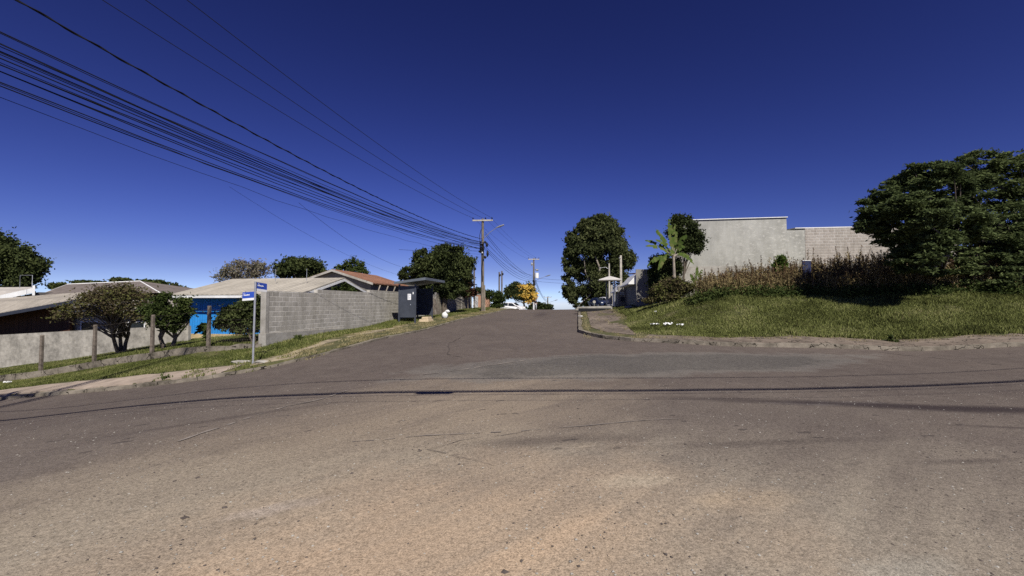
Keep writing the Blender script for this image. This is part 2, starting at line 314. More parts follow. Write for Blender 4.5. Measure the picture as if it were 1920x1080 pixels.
_nt.links.new(mix(_nt, math_(_nt, 'MULTIPLY', math_(_nt, 'MULTIPLY', _f, _e), .8), _src, (.50, .49, .44)), _b.inputs['Base Color'])
M['rough_brick'] = masonry('rough_blockwork', (.38, .34, .30), (.47, .43, .385), (.55, .52, .48), .39, .2, .03, 'x', .9, None, .8)
M['conc'] = concrete('wall_concrete', (.17, .165, .15), (.27, .255, .225), 2.5, .4, False)
M['dkpaint'] = simple('dark_blue_paint', (.03, .035, .05), .6, .15, 4, .1)
M['steel'] = simple('dark_steel', (.062, .07, .088), .5, .14, 4, .08, .2)
M['steel_roof'] = simple('shelter_roof', (.12, .135, .155), .5, .15, 3, .08)
M['galv'] = simple('galvanised', (.42, .43, .45), .4, .12, 8, .1, .5)
M['polewood'] = simple('pole_grey', (.17, .145, .115), .95, .25, 7, .6)
M['poleconc'] = simple('pole_concrete', (.45, .42, .36), .9, .2, 5, .4)
M['postwood'] = simple('weathered_post', (.15, .125, .10), .95, .35, 9, .8)
M['black'] = simple('black_rubber', (.012, .012, .014), .6, .1, 5, .1)
M['wire'] = simple('cable_black', (.010, .010, .014), .7, .1, 5, 0)
M['hv'] = simple('cable_alu', (.015, .016, .03), .6, .1, 5, 0)
M['bark'] = simple('bark', (.14, .115, .09), 1, .3, 6, .8)
M['bark_pale'] = simple('bark_pale', (.30, .26, .21), 1, .3, 4, .6)
M['blueplate'] = simple('sign_blue', (.035, .085, .42), .4, .05, 3, 0)
M['paper'] = simple('paper_white', (.82, .82, .80), .8, .04, 3, 0)
M['greyprint'] = simple('grey_print', (.35, .37, .42), .8, .1, 3, 0)
M['plastic'] = simple('white_plastic', (.68, .68, .66), .45, .14, 4, .3)
M['carwhite'] = simple('car_white', (.80, .80, .80), .25, .03, 2, 0)
M['cardark'] = simple('car_dark', (.02, .03, .07), .25, .05, 2, 0)
M['glass'] = simple('dark_glass', (.02, .025, .03), .08, .05, 2, 0)
M['rubble'] = simple('stone_block', (.48, .38, .25), .95, .2, 6, .6)
M['slate'] = simple('faded_banner', (.018, .024, .07), .7, .2, 12, .1)
M['skin'] = simple('skin', (.30, .17, .11), .6, .05, 5, 0)
M['cloth_d'] = simple('dark_shirt', (.02, .02, .025), .9, .1, 9, .1)
M['cloth_l'] = simple('pale_trousers', (.42, .43, .46), .9, .1, 9, .1)
M['euc'] = leafmat('eucalyptus_leaf', [(.028, .036, .014), (.062, .074, .028), (.12, .13, .055)], .2, .25)
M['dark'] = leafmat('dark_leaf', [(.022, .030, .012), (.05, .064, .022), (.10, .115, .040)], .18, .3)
M['feather'] = leafmat('feathery_leaf', [(.038, .052, .022), (.082, .108, .04), (.15, .18, .07)], .28, .35)
M['mid'] = leafmat('mid_leaf', [(.026, .040, .012), (.052, .072, .02), (.105, .125, .038)], .22, .5)
M['bright'] = leafmat('bright_leaf', [(.045, .075, .015), (.085, .13, .025), (.14, .19, .045)], .25, .8)
M['purple'] = leafmat('bronze_leaf', [(.045, .035, .022), (.085, .065, .038), (.10, .10, .035), (.16, .18, .05)], .2, .9)
M['bare'] = leafmat('twig_leaf', [(.12, .10, .08), (.17, .15, .11), (.13, .14, .06)], .15, .6)
M['redl'] = leafmat('reddish_leaf', [(.05, .055, .02), (.12, .055, .04), (.20, .10, .07)], .2, .9)
M['yellow'] = leafmat('yellow_flower', [(.62, .40, .06), (.75, .52, .12), (.55, .38, .1)], .2, .9)
M['banana'] = leafmat('banana_leaf', [(.055, .09, .02), (.10, .145, .034), (.19, .19, .07)], .35, .9)
M['weed'] = leafmat('dry_weed', [(.055, .05, .024), (.15, .12, .056), (.28, .215, .105), (.42, .34, .18)], .15, .35)
M['seed'] = leafmat('seed_head', [(.05, .034, .02), (.10, .06, .035), (.17, .11, .06)], .1, .35)
M['grass'] = leafmat('grass_blade', [(.04, .05, .016), (.105, .125, .034), (.19, .205, .066), (.34, .30, .15)], .25, .7)
M['grass_r'] = leafmat('rank_grass', [(.035, .036, .015), (.085, .092, .028), (.155, .175, .052), (.235, .25, .088), (.36, .33, .16)], .25, .55)
M['dry'] = leafmat('dry_grass', [(.16, .14, .06), (.27, .23, .12), (.36, .31, .18)], .15, .8)

# ------------------------------------------------------------ object helpers
def tag(o, label=None, cat=None, group=None, kind=None):
    if label: o['label'] = label
    if cat: o['category'] = cat
    if group: o['group'] = group
    if kind: o['kind'] = kind
    return o
def thing(name, label, cat, loc=(0, 0, 0), rz=0, group=None):
    o = bpy.data.objects.new(name, None); COL.objects.link(o); o.location = loc; o.rotation_euler = (0, 0, rz)
    o.empty_display_size = .3; return tag(o, label, cat, group)
def link(name, me, mat, parent=None, loc=None):
    o = bpy.data.objects.new(name, me); COL.objects.link(o)
    if mat: me.materials.append(mat)
    if parent: o.parent = parent
    if loc is not None: o.location = loc
    return o
def np_mesh(name, V, Fc, smooth=False):
    V = np.asarray(V, np.float32); Fc = np.asarray(Fc, np.int32); n, k = Fc.shape
    me = bpy.data.meshes.new(name); me.vertices.add(len(V)); me.vertices.foreach_set('co', V.ravel())
    me.loops.add(n * k); me.loops.foreach_set('vertex_index', Fc.ravel())
    me.polygons.add(n); me.polygons.foreach_set('loop_start', np.arange(0, n * k, k, dtype=np.int32))
    try: me.polygons.foreach_set('loop_total', np.full(n, k, np.int32))
    except Exception: pass
    me.polygons.foreach_set('use_smooth', np.full(n, smooth)); me.update(calc_edges=True); return me
class MB:
    def __init__(s): s.v = []; s.f = []; s.sm = []
    def add(s, vs, fs, smooth=False):
        n = len(s.v); s.v += [tuple(v) for v in vs]; s.f += [tuple(i + n for i in f) for f in fs]; s.sm += [smooth] * len(fs); return s
    def box(s, x0, x1, y0, y1, z0, z1):
        return s.add([(x0,y0,z0),(x1,y0,z0),(x1,y1,z0),(x0,y1,z0),(x0,y0,z1),(x1,y0,z1),(x1,y1,z1),(x0,y1,z1)],
              [(3,2,1,0),(4,5,6,7),(0,1,5,4),(1,2,6,5),(2,3,7,6),(3,0,4,7)])
    def hexa(s, b, t): return s.add(list(b) + list(t), [(3,2,1,0),(4,5,6,7),(0,1,5,4),(1,2,6,5),(2,3,7,6),(3,0,4,7)])
    def slab(s, q, th):                      # quad given by its top corners, thickness down
        return s.hexa([(p[0], p[1], p[2] - th) for p in q], q)
    def prism(s, poly, y0, y1):              # polygon in x-z extruded along y
        n = len(poly); vs = [(x, y0, z) for x, z in poly] + [(x, y1, z) for x, z in poly]
        return s.add(vs, [tuple(range(n)), tuple(range(2 * n - 1, n - 1, -1))] + [(i, (i + n), (i + 1) % n + n, (i + 1) % n) for i in range(n)])
    def tube(s, pts, r, n=6, caps=True):
        pts = [Vector(p) for p in pts]; rs = r if isinstance(r, (list, tuple)) else [r] * len(pts)
        vs = []; prev = None
        for i, p in enumerate(pts):
            d = (pts[min(i + 1, len(pts) - 1)] - pts[max(i - 1, 0)]).normalized()
            if prev is None: a = d.orthogonal().normalized()
            else:
                a = prev - d * prev.dot(d); a = a.normalized() if a.length > 1e-6 else d.orthogonal().normalized()
            prev = a; b = d.cross(a)
            vs += [p + (a * math.cos(2 * math.pi * k / n) + b * math.sin(2 * math.pi * k / n)) * rs[i] for k in range(n)]
        fs = [(i * n + k, i * n + (k + 1) % n, (i + 1) * n + (k + 1) % n, (i + 1) * n + k) for i in range(len(pts) - 1) for k in range(n)]
        s.add(vs, fs, True)
        if caps: s.add(vs[:n], [tuple(range(n - 1, -1, -1))]); s.add(vs[-n:], [tuple(range(n))])
        return s
    def blob(s, c, r, seed=0, jag=.25, seg=10, rings=6):
        rd = random.Random(seed); vs = []
        for i in range(rings + 1):
            th = math.pi * i / rings
            for k in range(seg):
                ph = 2 * math.pi * k / seg; j = 1 + rd.uniform(-jag, jag)
                vs.append((c[0] + r[0] * j * math.sin(th) * math.cos(ph), c[1] + r[1] * j * math.sin(th) * math.sin(ph), c[2] + r[2] * j * math.cos(th)))
        fs = [(i * seg + k, i * seg + (k + 1) % seg, (i + 1) * seg + (k + 1) % seg, (i + 1) * seg + k) for i in range(rings) for k in range(seg)]
        return s.add(vs, fs, jag < .2)
    def build(s, name, mat, parent=None, loc=None, off=None, bevel=0):
        me = bpy.data.meshes.new(name)
        vs = s.v if off is None else [(a - off[0], b - off[1], c - off[2]) for a, b, c in s.v]
        me.from_pydata(vs, [], s.f); me.polygons.foreach_set('use_smooth', s.sm)
        bm = bmesh.new(); bm.from_mesh(me); bmesh.ops.recalc_face_normals(bm, faces=bm.faces)
        if bevel: bmesh.ops.bevel(bm, geom=[e for e in bm.edges if len(e.link_faces) == 2 and e.calc_face_angle() > .6], offset=bevel, segments=2, affect='EDGES', profile=.6)
        bm.to_mesh(me); bm.free(); me.update()
        return link(name, me, mat, parent, loc)
def copy_tree(o, parent=None):
    c = o.copy(); COL.objects.link(c); c.parent = parent
    for ch in [x for x in bpy.data.objects if x.parent == o]: copy_tree(ch, c)
    return c
RZ = -AL                                     # things squared up with the main street
def on(u, v): x, y = uv2w(u, v); return Vector((x, y, gz(x, y)))

# ------------------------------------------------------------ ground, road, kerbs, pavements
rng = np.random.default_rng(7)
def axis(lo, hi, st, far):
    a = [lo]; d = st
    while a[-1] > -far: d *= 1.35; a.append(a[-1] - d)
    b = [hi]; d = st
    while b[-1] < far: d *= 1.35; b.append(b[-1] + d)
    return np.concatenate([a[::-1], np.arange(lo + st, hi - st / 2, st), b])
def sheet(xs, ys, keep=None, smooth=True):
    X, Y = np.meshgrid(xs, ys); ny, nx = X.shape; idx = np.arange(nx * ny).reshape(ny, nx)
    Q = np.stack([idx[:-1, :-1], idx[:-1, 1:], idx[1:, 1:], idx[1:, :-1]], -1).reshape(-1, 4)
    return X, Y, Q
xs = axis(-34, 36, .17, 2500); ys = axis(-7, 62, .17, 2500)
X, Y, Q = sheet(xs, ys)
S = sdist(X, Y).reshape(X.shape); Z = G(X, Y)
bmp = .018 * np.sin(X * 3.1 + 1.3 * np.sin(Y * 2.3)) + .018 * np.sin(Y * 4.3 + X * 1.7)
bmp = bmp + .03 * np.sin(X * .9 + Y * 1.1)
near = (np.abs(X) < 60) & (Y < 200)
Z = Z + np.where(S > .13, LIFT + bmp * np.clip((S - .5) / 2, 0, 1), np.where(near | (S < 0), -.25, 0))
g = link('ground', np_mesh('ground', np.stack([X.ravel(), Y.ravel(), Z.ravel()], 1), Q, True), M['ground']); tag(g, kind='structure')
xs = np.concatenate([np.arange(-60, -14, .8), np.arange(-14, 18, .25), np.arange(18, 62, .8)]); ys = np.concatenate([np.arange(-17, 60, .3), np.arange(60, 170, 1.2)])
X, Y, Q = sheet(xs, ys); S = sdist(X, Y)
Zr = G(X, Y).ravel() + .004 * np.sin(X.ravel() * 2.1) * np.sin(Y.ravel() * 1.7)
keep = (S[Q] < .55).all(1) if True else None
Qk = Q[keep]; used = np.unique(Qk); mp = np.full(X.size, -1); mp[used] = np.arange(used.size)
V = np.stack([X.ravel(), Y.ravel(), Zr], 1)[used]
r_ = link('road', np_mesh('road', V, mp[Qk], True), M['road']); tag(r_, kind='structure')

def resample(pts, st):
    out = []
    for (a, b) in zip(pts[:-1], pts[1:]):
        L = math.dist(a, b); n = max(1, int(L / st))
        out += [(a[0] + (b[0] - a[0]) * i / n, a[1] + (b[1] - a[1]) * i / n) for i in range(n)]
    return out + [pts[-1]]
def strip(pts_uv, a, b, zf, name, mat, st=.4, thick=.2, jit=0, seed=1, gap=0, cross=3):
    """band beside a line (in street coordinates), from offset a to b on its left-hand side"""
    rd = random.Random(seed); P = resample([uv2w(*p) for p in pts_uv], st); rows = []
    for i, p in enumerate(P):
        q0 = P[max(0, i - 1)]; q1 = P[min(len(P) - 1, i + 1)]; dx, dy = q1[0] - q0[0], q1[1] - q0[1]; L = math.hypot(dx, dy)
        nx, ny = -dy / L, dx / L; ja, jb = rd.uniform(-jit, jit) * .3, rd.uniform(-jit, jit)
        rows.append([(p[0] + nx * (a + ja + (b + jb - a - ja) * k / cross), p[1] + ny * (a + ja + (b + jb - a - ja) * k / cross)) for k in range(cross + 1)])
    A = np.array(rows); Zt = G(A[..., 0], A[..., 1]) + zf
    mb = MB(); n = cross + 1; vs = []
    for i in range(len(P)):
        jz = rd.uniform(-.008, .008) * (2.2 if name == 'kerb' else 1)
        for k in range(n): vs.append((A[i, k, 0], A[i, k, 1], Zt[i, k] + jz))
        vs.append((A[i, 0, 0], A[i, 0, 1], Zt[i, 0] - thick)); vs.append((A[i, -1, 0], A[i, -1, 1], Zt[i, -1] - thick))
    w = n + 2; fs = []
    for i in range(len(P) - 1):
        if gap and i % gap == gap - 1 and rd.random() < .35: continue
        o = i * w
        for k in range(cross): fs.append((o + k, o + k + 1, o + w + k + 1, o + w + k))
        fs.append((o, o + w, o + w + n, o + n)); fs.append((o + cross, o + n + 1, o + w + n + 1, o + w + cross))
    mb.add(vs, fs); o = mb.build(name, mat); return tag(o, kind='structure')
right_edge = [(0, 60), (0, 24), (.02, 21.8), (.4, 20.7), (1.1, 19.7), (2.2, 18.7), (4.1, 17.95), (8, 17.6), (14, 17.5), (40, 17.5)]
left_cross = [(-45, 11.3), (-30, 11.3), (-18, 11.28), (-11.1, 11.3), (-10.1, 11.35), (-9.3, 11.6)]
left_main = [(-9.3, 11.6), (-8.75, 12.3), (-8.35, 13.4), (-8.2, 15), (-8.2, 62)]
strip(right_edge, -.03, .17, LIFT + .03, 'kerb', M['kerb'], .35, .25, .055, 3)
strip(left_cross, -.03, .17, LIFT - .02, 'kerb', M['kerb'], .5, .25, .02, 4)
strip(left_main, -.05, .20, LIFT - .05, 'kerb', M['kerb'], .45, .25, .05, 5)
strip([(2.6, 18.5), (4.2, 17.95), (8, 17.6), (14, 17.5), (40, 17.5)], .165, 1.5, LIFT + .022, 'pavement', M['walk_r'], .45, .15, .22, 6)
strip(left_cross[:4] + [(-10.6, 11.3)], .165, 1.15, LIFT + .02, 'pavement', M['walk_l'], .45, .15, .05, 7)
strip([(.55, 45), (.5, 30), (.55, 24), (1.2, 21.2), (2.3, 20)], .15, 2.0, LIFT + .02, 'path', M['walk_r'], .45, .15, .18, 8)
strip([(-10.0, 24.0), (-9.6, 12.6)][::-1], -.1, .65, LIFT + .015, 'path', M['dust'], .45, .12, .3, 9)
strip([(-10.3, 12.4), (-9.1, 12.9)], -.5, .4, LIFT + .02, 'path', M['dust'], .3, .12, .2, 10)
mbd = MB(); c0 = on(1.2, 38); zr = G(c0.x, c0.y)
drv = thing('concrete_ramp', 'pale concrete driveway slab bridging the kerb by the far right shelter', 'ramp', c0, RZ)
MB().add([(-1.3, -1, .42), (1.6, -1, .42), (1.6, 1.4, .5), (-1.3, 1.4, .4), (-1.5, -1, .12), (1.6, -1, .0), (1.6, 1.4, .0), (-1.5, 1.4, .0)],
         [(0,1,2,3),(4,5,1,0),(5,6,2,1),(6,7,3,2),(7,4,0,3),(7,6,5,4)]).build('slab', M['footing'], drv)
MB().box(-1.2, 1.5, -1.03, -.99, .02, .30).build('shade_panel', M['black'], drv)  # black panel standing in for the shaded gap beneath the slab

# pale seams and cracks across the asphalt, laid 4 mm above it
def crack(pix, w, mat, name, seed=0, st=.12, br=.12):
    rd = random.Random(seed); pts = [gp(*p) for p in pix]; P = resample([(p.x, p.y) for p in pts], st); mb = MB(); vs = []; fs = []
    off = 0
    for i, p in enumerate(P):
        q0 = P[max(0, i - 1)]; q1 = P[min(len(P) - 1, i + 1)]; dx, dy = q1[0] - q0[0], q1[1] - q0[1]; L = math.hypot(dx, dy) + 1e-9
        nx, ny = -dy / L, dx / L; off = off * .85 + rd.uniform(-.02, .02); ww = w * rd.uniform(.3, 1.2)
        for s_ in (-1, 1):
            x, y = p[0] + nx * (off + s_ * ww / 2), p[1] + ny * (off + s_ * ww / 2); vs.append((x, y, 0))
    A = np.array(vs); A[:, 2] = G(A[:, 0], A[:, 1]) + .0095
    for i in range(len(P) - 1):
        if rd.random() > br: fs.append((2 * i, 2 * i + 1, 2 * i + 3, 2 * i + 2))
    mb.add([tuple(a) for a in A], fs); o = mb.build(name, mat); tag(o, kind='structure')
M['seam'] = simple('pale_seam', (.22, .19, .165), 1, .25, 9, .3); M['crackm'] = simple('crack_dark', (.085, .07, .062), 1, .2, 9, .2)
crack([(1130, 664), (1010, 672), (930, 684), (850, 697), (790, 704)], .07, M['seam'], 'road_seam', 1)
crack([(650, 733), (600, 750), (540, 762), (470, 785), (370, 815), (330, 832)], .06, M['seam'], 'road_seam', 2, br=.45)
crack([(640, 831), (800, 822), (960, 812), (1120, 800), (1275, 787)], .022, M['seam'], 'road_seam', 3, br=.3)
crack([(800, 846), (860, 827), (980, 815)], .010, M['crackm'], 'road_crack', 4, br=.12)
crack([(800, 848), (870, 864), (920, 876)], .008, M['crackm'], 'road_crack', 5, br=.12)
crack([(870, 630), (842, 645), (840, 665), (870, 672)], .04, M['crackm'], 'road_crack', 6)
crack([(1640, 660), (1760, 672), (1890, 686)], .05, M['crackm'], 'road_crack', 7)
0 and crack([(1290, 811), (1420, 809), (1600, 813), (1780, 816)], .02, M['crackm'], 'road_crack', 8, br=.4)

# loose stones and bits of leaf on the road
def scatter_stones(n, s0, s1, mat, name, label, seed, ymax=9, flat=.5, ymin=1.6):
    r = np.random.default_rng(seed); yy = ymin + (ymax - ymin) * r.random(n) ** 1.3; xx = (r.random(n) * 2.5 - 1.25) * yy
    ok = sdist(xx, yy) < -.1; xx, yy = xx[ok], yy[ok]; n = len(xx); zz = G(xx, yy) + .001
    sz = s0 + (s1 - s0) * r.random(n) ** 3; a = r.random(n) * 6.28
    base = np.array([(1, 0, 0), (-.2, .8, 0), (-.9, -.3, 0), (.1, -.8, 0), (0, 0, flat)])
    jit = 1 + .5 * (r.random((n, 5)) - .5)
    vx = (base[:, 0] * np.cos(a)[:, None] - base[:, 1] * np.sin(a)[:, None]) * jit; vy = (base[:, 0] * np.sin(a)[:, None] + base[:, 1] * np.cos(a)[:, None]) * jit
    V = np.stack([xx[:, None] + vx * sz[:, None], yy[:, None] + vy * sz[:, None], zz[:, None] + base[:, 2] * sz[:, None] * jit], -1).reshape(-1, 3)
    T = np.array([(0, 1, 4), (1, 2, 4), (2, 3, 4), (3, 0, 4)]); Fc = (np.arange(n)[:, None, None] * 5 + T[None]).reshape(-1, 3)
    return tag(link(name, np_mesh(name, V, Fc), mat), label, None, None, 'stuff')
scatter_stones(5200, .003, .015, M['footing'], 'loose_gravel', 'pale grit scattered over the near asphalt', 1)
scatter_stones(3600, .003, .013, M['crackm'], 'dark_grit', 'dark grit and leaf crumbs scattered over the near asphalt', 2)
scatter_stones(150, .014, .034, M['crackm'], 'leaf_litter', 'small curled dead leaves lying on the asphalt', 3, 8, .35)

# ------------------------------------------------------------ vegetation
def leaves(C, sz, r, asp=2.0, droop=0.0, flat=0.0):
    """C: (n,3) centres -> rhombic leaves, random orientation"""
    n = len(C); a = r.normal(size=(n, 3)); a[:, 2] -= droop; a[:, 2] *= (1 - flat); a /= np.linalg.norm(a, axis=1)[:, None] + 1e-9
    b = r.normal(size=(n, 3)); b[:, 2] *= (1 - flat); b -= a * (a * b).sum(1)[:, None]; b /= np.linalg.norm(b, axis=1)[:, None] + 1e-9
    s = sz * (.6 + .8 * r.random(n))[:, None]; A = a * s * asp / 2; B = b * s / 2
    V = np.stack([C - A, C + B, C + A, C - B], 1).reshape(-1, 3)
    return V, np.arange(4 * n).reshape(-1, 4)
def crown_pts(blobs, n, r, sig=.28, clumps=14, shell=.55, zs=1.0):
    Wt = np.array([b[3] * b[4] * b[5] for b in blobs]) ** .75; Wt /= Wt.sum(); out = []; cc = []
    for b, w in zip(blobs, Wt):
        m = max(8, int(n * w)); k = max(5, int(clumps)); c = np.array(b[:3]); R = np.array(b[3:6])
        d = r.normal(size=(k, 3)); d /= np.linalg.norm(d, axis=1)[:, None]
        cen = c + d * R * (shell + (1 - shell) * r.random((k, 1)) ** .7) * .86
        ci = r.integers(0, k, m); p = r.normal(size=(m, 3)); p *= (sig * R * np.array([1, 1, zs]) * (.55 + .5 * r.random((m, 1))))
        out.append(cen[ci] + p); cc.append(cen)
    return np.concatenate(out), np.concatenate(cc)
def tree(name, label, cat, base, blobs, n, sz, mat, bark, seed, trunk_r=.2, asp=2, droop=0, flat=0, sig=.28, clumps=14, nbr=10, group=None, fork=.35, stems=1, trunk=True, shell=.55, brr=.25, zs=1.0):
    r = np.random.default_rng(seed); rd = random.Random(seed)
    t = thing(name, label, cat, base, 0, group)
    P, cc = crown_pts(blobs, n, r, sig, clumps, shell, zs); P = P - np.array(base)
    V, Fc = leaves(P, sz, r, asp, droop, flat)
    link('crown', np_mesh('crown', V, Fc), mat, t)
    if trunk:
        mb = MB(); cen = np.average(np.array([b[:3] for b in blobs]), axis=0, weights=[b[3] * b[4] * b[5] for b in blobs]) - np.array(base)
        top = Vector(cen) * .9; fk = Vector((top.x * .3, top.y * .3, top.z * fork))
        for s_ in range(stems):
            ang = 2 * math.pi * s_ / max(1, stems) + rd.random(); o = Vector((math.cos(ang), math.sin(ang), 0)) * (trunk_r * .6 if stems > 1 else 0)
            f2 = fk + o * 4; md = (f2 + o) * .5 + Vector((rd.uniform(-.1, .1), 0, 0)) * trunk_r * 4
            mb.tube([o - Vector((0, 0, .15)), md, f2, f2.lerp(top, .5), f2.lerp(top, .85) + Vector((0, 0, .2))],
                    [trunk_r * 1.15 / stems ** .5, trunk_r * .95 / stems ** .5, trunk_r * .8 / stems ** .5, trunk_r * .5 / stems ** .5, trunk_r * .2 / stems ** .5], 8)
            for k in range(nbr):
                q = Vector(cc[rd.randrange(len(cc))]) - Vector(base); st = f2.lerp(top, rd.uniform(0, .6)) if k % 3 else (f2 + md) * .5
                m1 = st.lerp(q, .5) + Vector((rd.uniform(-1, 1), rd.uniform(-1, 1), rd.uniform(-.3, .8))) * (q - st).length * .13
                rr = trunk_r * brr * 2 / stems ** .5 * rd.uniform(.6, 1.1)
                mb.tube([st, m1, q], [rr, rr * .6, rr * .15], 5, False)
        mb.build('trunk', bark, t)
    return t
def bl(px, py, rx, ry, Yd, dz=1.0, dy=0):
    p = at(px, py, Yd + dy); s = (Yd + dy) / F; return (p.x, p.y, p.z, rx * s, (rx + ry) / 2 * s * dz, ry * s)

def base_at(px, Yd): x = (px - 960) / F * Yd; return Vector((x, Yd, gz(x, Yd)))
# big eucalyptus past the crest
Y0 = 75; bb = [(1122,442,36,38),(1100,475,36,38),(1143,478,38,42),(1083,450,24,26),(1073,500,22,20),(1064,532,15,17),(1074,556,12,15),(1112,535,36,30),(1150,530,32,30),(1168,487,24,22),(1122,415,20,16),(1110,566,20,12),(1095,425,20,18),(1150,440,20,24),(1182,484,11,12),(1135,558,30,18),(1070,478,16,14),(1068,548,14,16),(1084,575,9,8)]
tree('eucalyptus_tree', 'huge dark eucalyptus rising beyond the road crest', 'tree', base_at(1118, Y0), [bl(*b, Y0, .9) for b in bb], 95000, .20, M['euc'], M['bark_pale'], 11, .55, 2.6, .5, 0, .16, 26, 24, shell=.7)
# spreading feathery trees on the right
Y0 = 20.0
b1 = [(1660,390,52,34),(1700,352,42,30),(1740,330,50,30),(1715,400,62,42),(1640,415,34,24),(1690,440,46,28),(1770,360,46,40),(1620,425,18,14),(1790,420,70,46),(1740,455,55,34),(1720,490,50,28),(1660,362,26,16)]
tree('spreading_tree', 'feathery tree with layered crown left of the tallest one at the lot edge', 'tree', base_at(1770, 23.0), [bl(*b, Y0, 1.0, d) for b, d in zip(b1, [0,1,0,-1,0,0,1,0,0,-.5,-.5,0])], 100000, .068, M['feather'], M['bark'], 12, .22, 2.6, .1, .45, .15, 34, 34, fork=.3, zs=.5, shell=.7)
b2 = [(1840,305,36,30),(1850,360,60,50),(1900,330,40,40),(1930,400,70,70),(1960,330,50,40),(2010,380,70,70),(1990,470,60,40),(1860,440,60,44),(1930,470,70,50),(1850,490,50,30),(1815,340,34,26),(1800,305,20,12),(1900,296,26,14),(1770,497,60,26),(1850,520,60,26),(1925,512,60,26),(1720,470,40,22)]
tree('tall_tree', 'tallest dark tree cut by the right edge of the photo', 'tree', base_at(1900, 24.0), [bl(*b, 22, 1.0) for b in b2], 95000, .072, M['feather'], M['bark'], 13, .3, 2.6, .1, .45, .15, 34, 34, fork=.3, zs=.5, shell=.7)
b3 = [(1790,510,50,26),(1860,520,50,26),(1920,520,50,26),(1735,520,36,18),(1840,475,44,26)]
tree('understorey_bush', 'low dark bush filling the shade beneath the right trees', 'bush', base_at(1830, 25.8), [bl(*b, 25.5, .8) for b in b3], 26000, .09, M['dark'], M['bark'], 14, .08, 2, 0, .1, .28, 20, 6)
# tree by the pale building, banana plant, shrubs
tree('round_leaf_tree', 'rounded dark tree standing in front of the pale rendered building', 'tree', base_at(1282, 29.3), [bl(*b, 29, .9) for b in [(1281,425,22,20),(1262,438,14,12),(1297,447,24,20),(1308,462,16,14),(1283,460,22,18),(1275,412,16,12),(1270,452,12,12)]], 16000, .085, M['dark'], M['bark'], 15, .09, 1.8, .1, .2, .26, 14, 12, fork=.55)
tree('wild_bush', 'dark tangled bush at the foot of the banana plant', 'bush', base_at(1238, 29), [bl(*b, 29.2, .9) for b in [(1238,500,22,20),(1236,530,18,22),(1256,528,20,22),(1232,552,12,14),(1264,505,14,18),(1230,492,11,10),(1250,550,22,12)]], 18000, .09, M['dark'], M['bark'], 16, .08, 2, .1, .1, .3, 14, 8)
tree('creeper_bush', 'brown and green creeper mound below the banana plant at the grass edge', 'bush', base_at(1262, 26.5), [bl(*b, 26.3, .8) for b in [(1262,535,24,14),(1282,540,18,12),(1236,545,18,12),(1250,556,26,8),(1216,562,14,6)]], 12000, .075, M['purple'], M['bark'], 17, .05, 2, .1, .1, .3, 14, 5)
tree('sapling', 'pale green sapling in front of the wall among the brown weeds', 'plant', base_at(1464, 25.2), [bl(*b, 25, .9) for b in [(1464,487,10,8),(1457,496,9,8),(1471,498,9,9),(1464,506,8,8)]], 1500, .07, M['bright'], M['bark'], 18, .03, 2, 0, .1, .34, 8, 8)
def banana(base):
    t = thing('banana_plant', 'banana plant with long ragged arching leaves beside the concrete wall', 'plant', base, 0)
    rd = random.Random(5); st = MB(); lv = MB(); s = 27.5 / F
    def leaf(o, dirx, diry, L, up, droop, w):
        o = Vector(o); n = 12; pts = [o + Vector((dirx * L * i / n, diry * L * i / n, up * L * i / n - droop * L * (i / n) ** 2)) for i in range(n + 1)]
        dd = (pts[-1] - pts[0]).normalized(); side = dd.cross(Vector((rd.uniform(-.3, .3), -1, rd.uniform(.5, 1.1)))).normalized(); nn = dd.cross(side)
        st.tube(pts[:4], [.035, .03, .025, .02], 5, False)
        for i in range(2, n):
            q0, q1 = (i - 2) / (n - 2), (i - 1) / (n - 2)
            w0, w1 = w * math.sin(math.pi * (.06 + .90 * q0)) ** .6, w * math.sin(math.pi * (.06 + .90 * q1)) ** .6
            for sg in (-1, 1):
                if rd.random() < .10: continue
                k = Vector((0, 0, -rd.uniform(.15, .6))); a, b = pts[i], pts[i + 1]; j = rd.uniform(.75, 1.05)
                lv.add([a, b, b + (side * sg + k) * w1 * j, a + (side * sg + k) * w0 * j], [(0, 1, 2, 3)])
    o1 = Vector((0, 0, 2.9)); st.tube([(0, 0, -.1), (.03, 0, 1.5), o1], [.13, .11, .07], 8)
    for dx, dy, L, up, dr, w in [(-.85, -.2, 2.3, .85, .55, .20), (-.55, -.1, 2.3, 1.15, .35, .22), (-.7, .2, 2.4, 1.0, .5, .20), (-.12, 0, 2.2, 1.3, .15, .24), (.45, .1, 1.8, 1.2, .8, .20), (-.9, 0, 1.9, .5, .8, .20), (.7, -.3, 1.6, .8, 1.1, .2), (-.25, -.5, 1.8, 1.0, 1.0, .22), (.12, .1, 2.1, 1.25, .2, .22), (.35, -.2, 2.0, 1.2, .5, .22), (-.45, .3, 2.1, 1.2, .6, .2), (.6, .2, 1.9, .8, .9, .2), (-.7, -.3, 1.7, .7, 1.2, .2)]: leaf(o1, dx, dy, L, up, dr, w)
    o2 = Vector((1.3, -.4, 1.0)); st.tube([(1.3, -.4, -.1), o2], [.08, .05], 7)
    for dx, dy, L, up, dr, w in [(-.4, 0, 1.0, 1.0, .2, .13), (.3, 0, 1.2, 1.1, .2, .14), (.7, .1, 1.1, .7, .4, .14), (-.7, -.1, .9, .6, .5, .12), (.05, 0, 1.2, 1.2, .1, .13)]: leaf(o2, dx, dy, L, up, dr, w)
    st.build('stem', M['bark_pale'], t); lv.build('leaves', M['banana'], t)
banana(base_at(1264, 27.8))
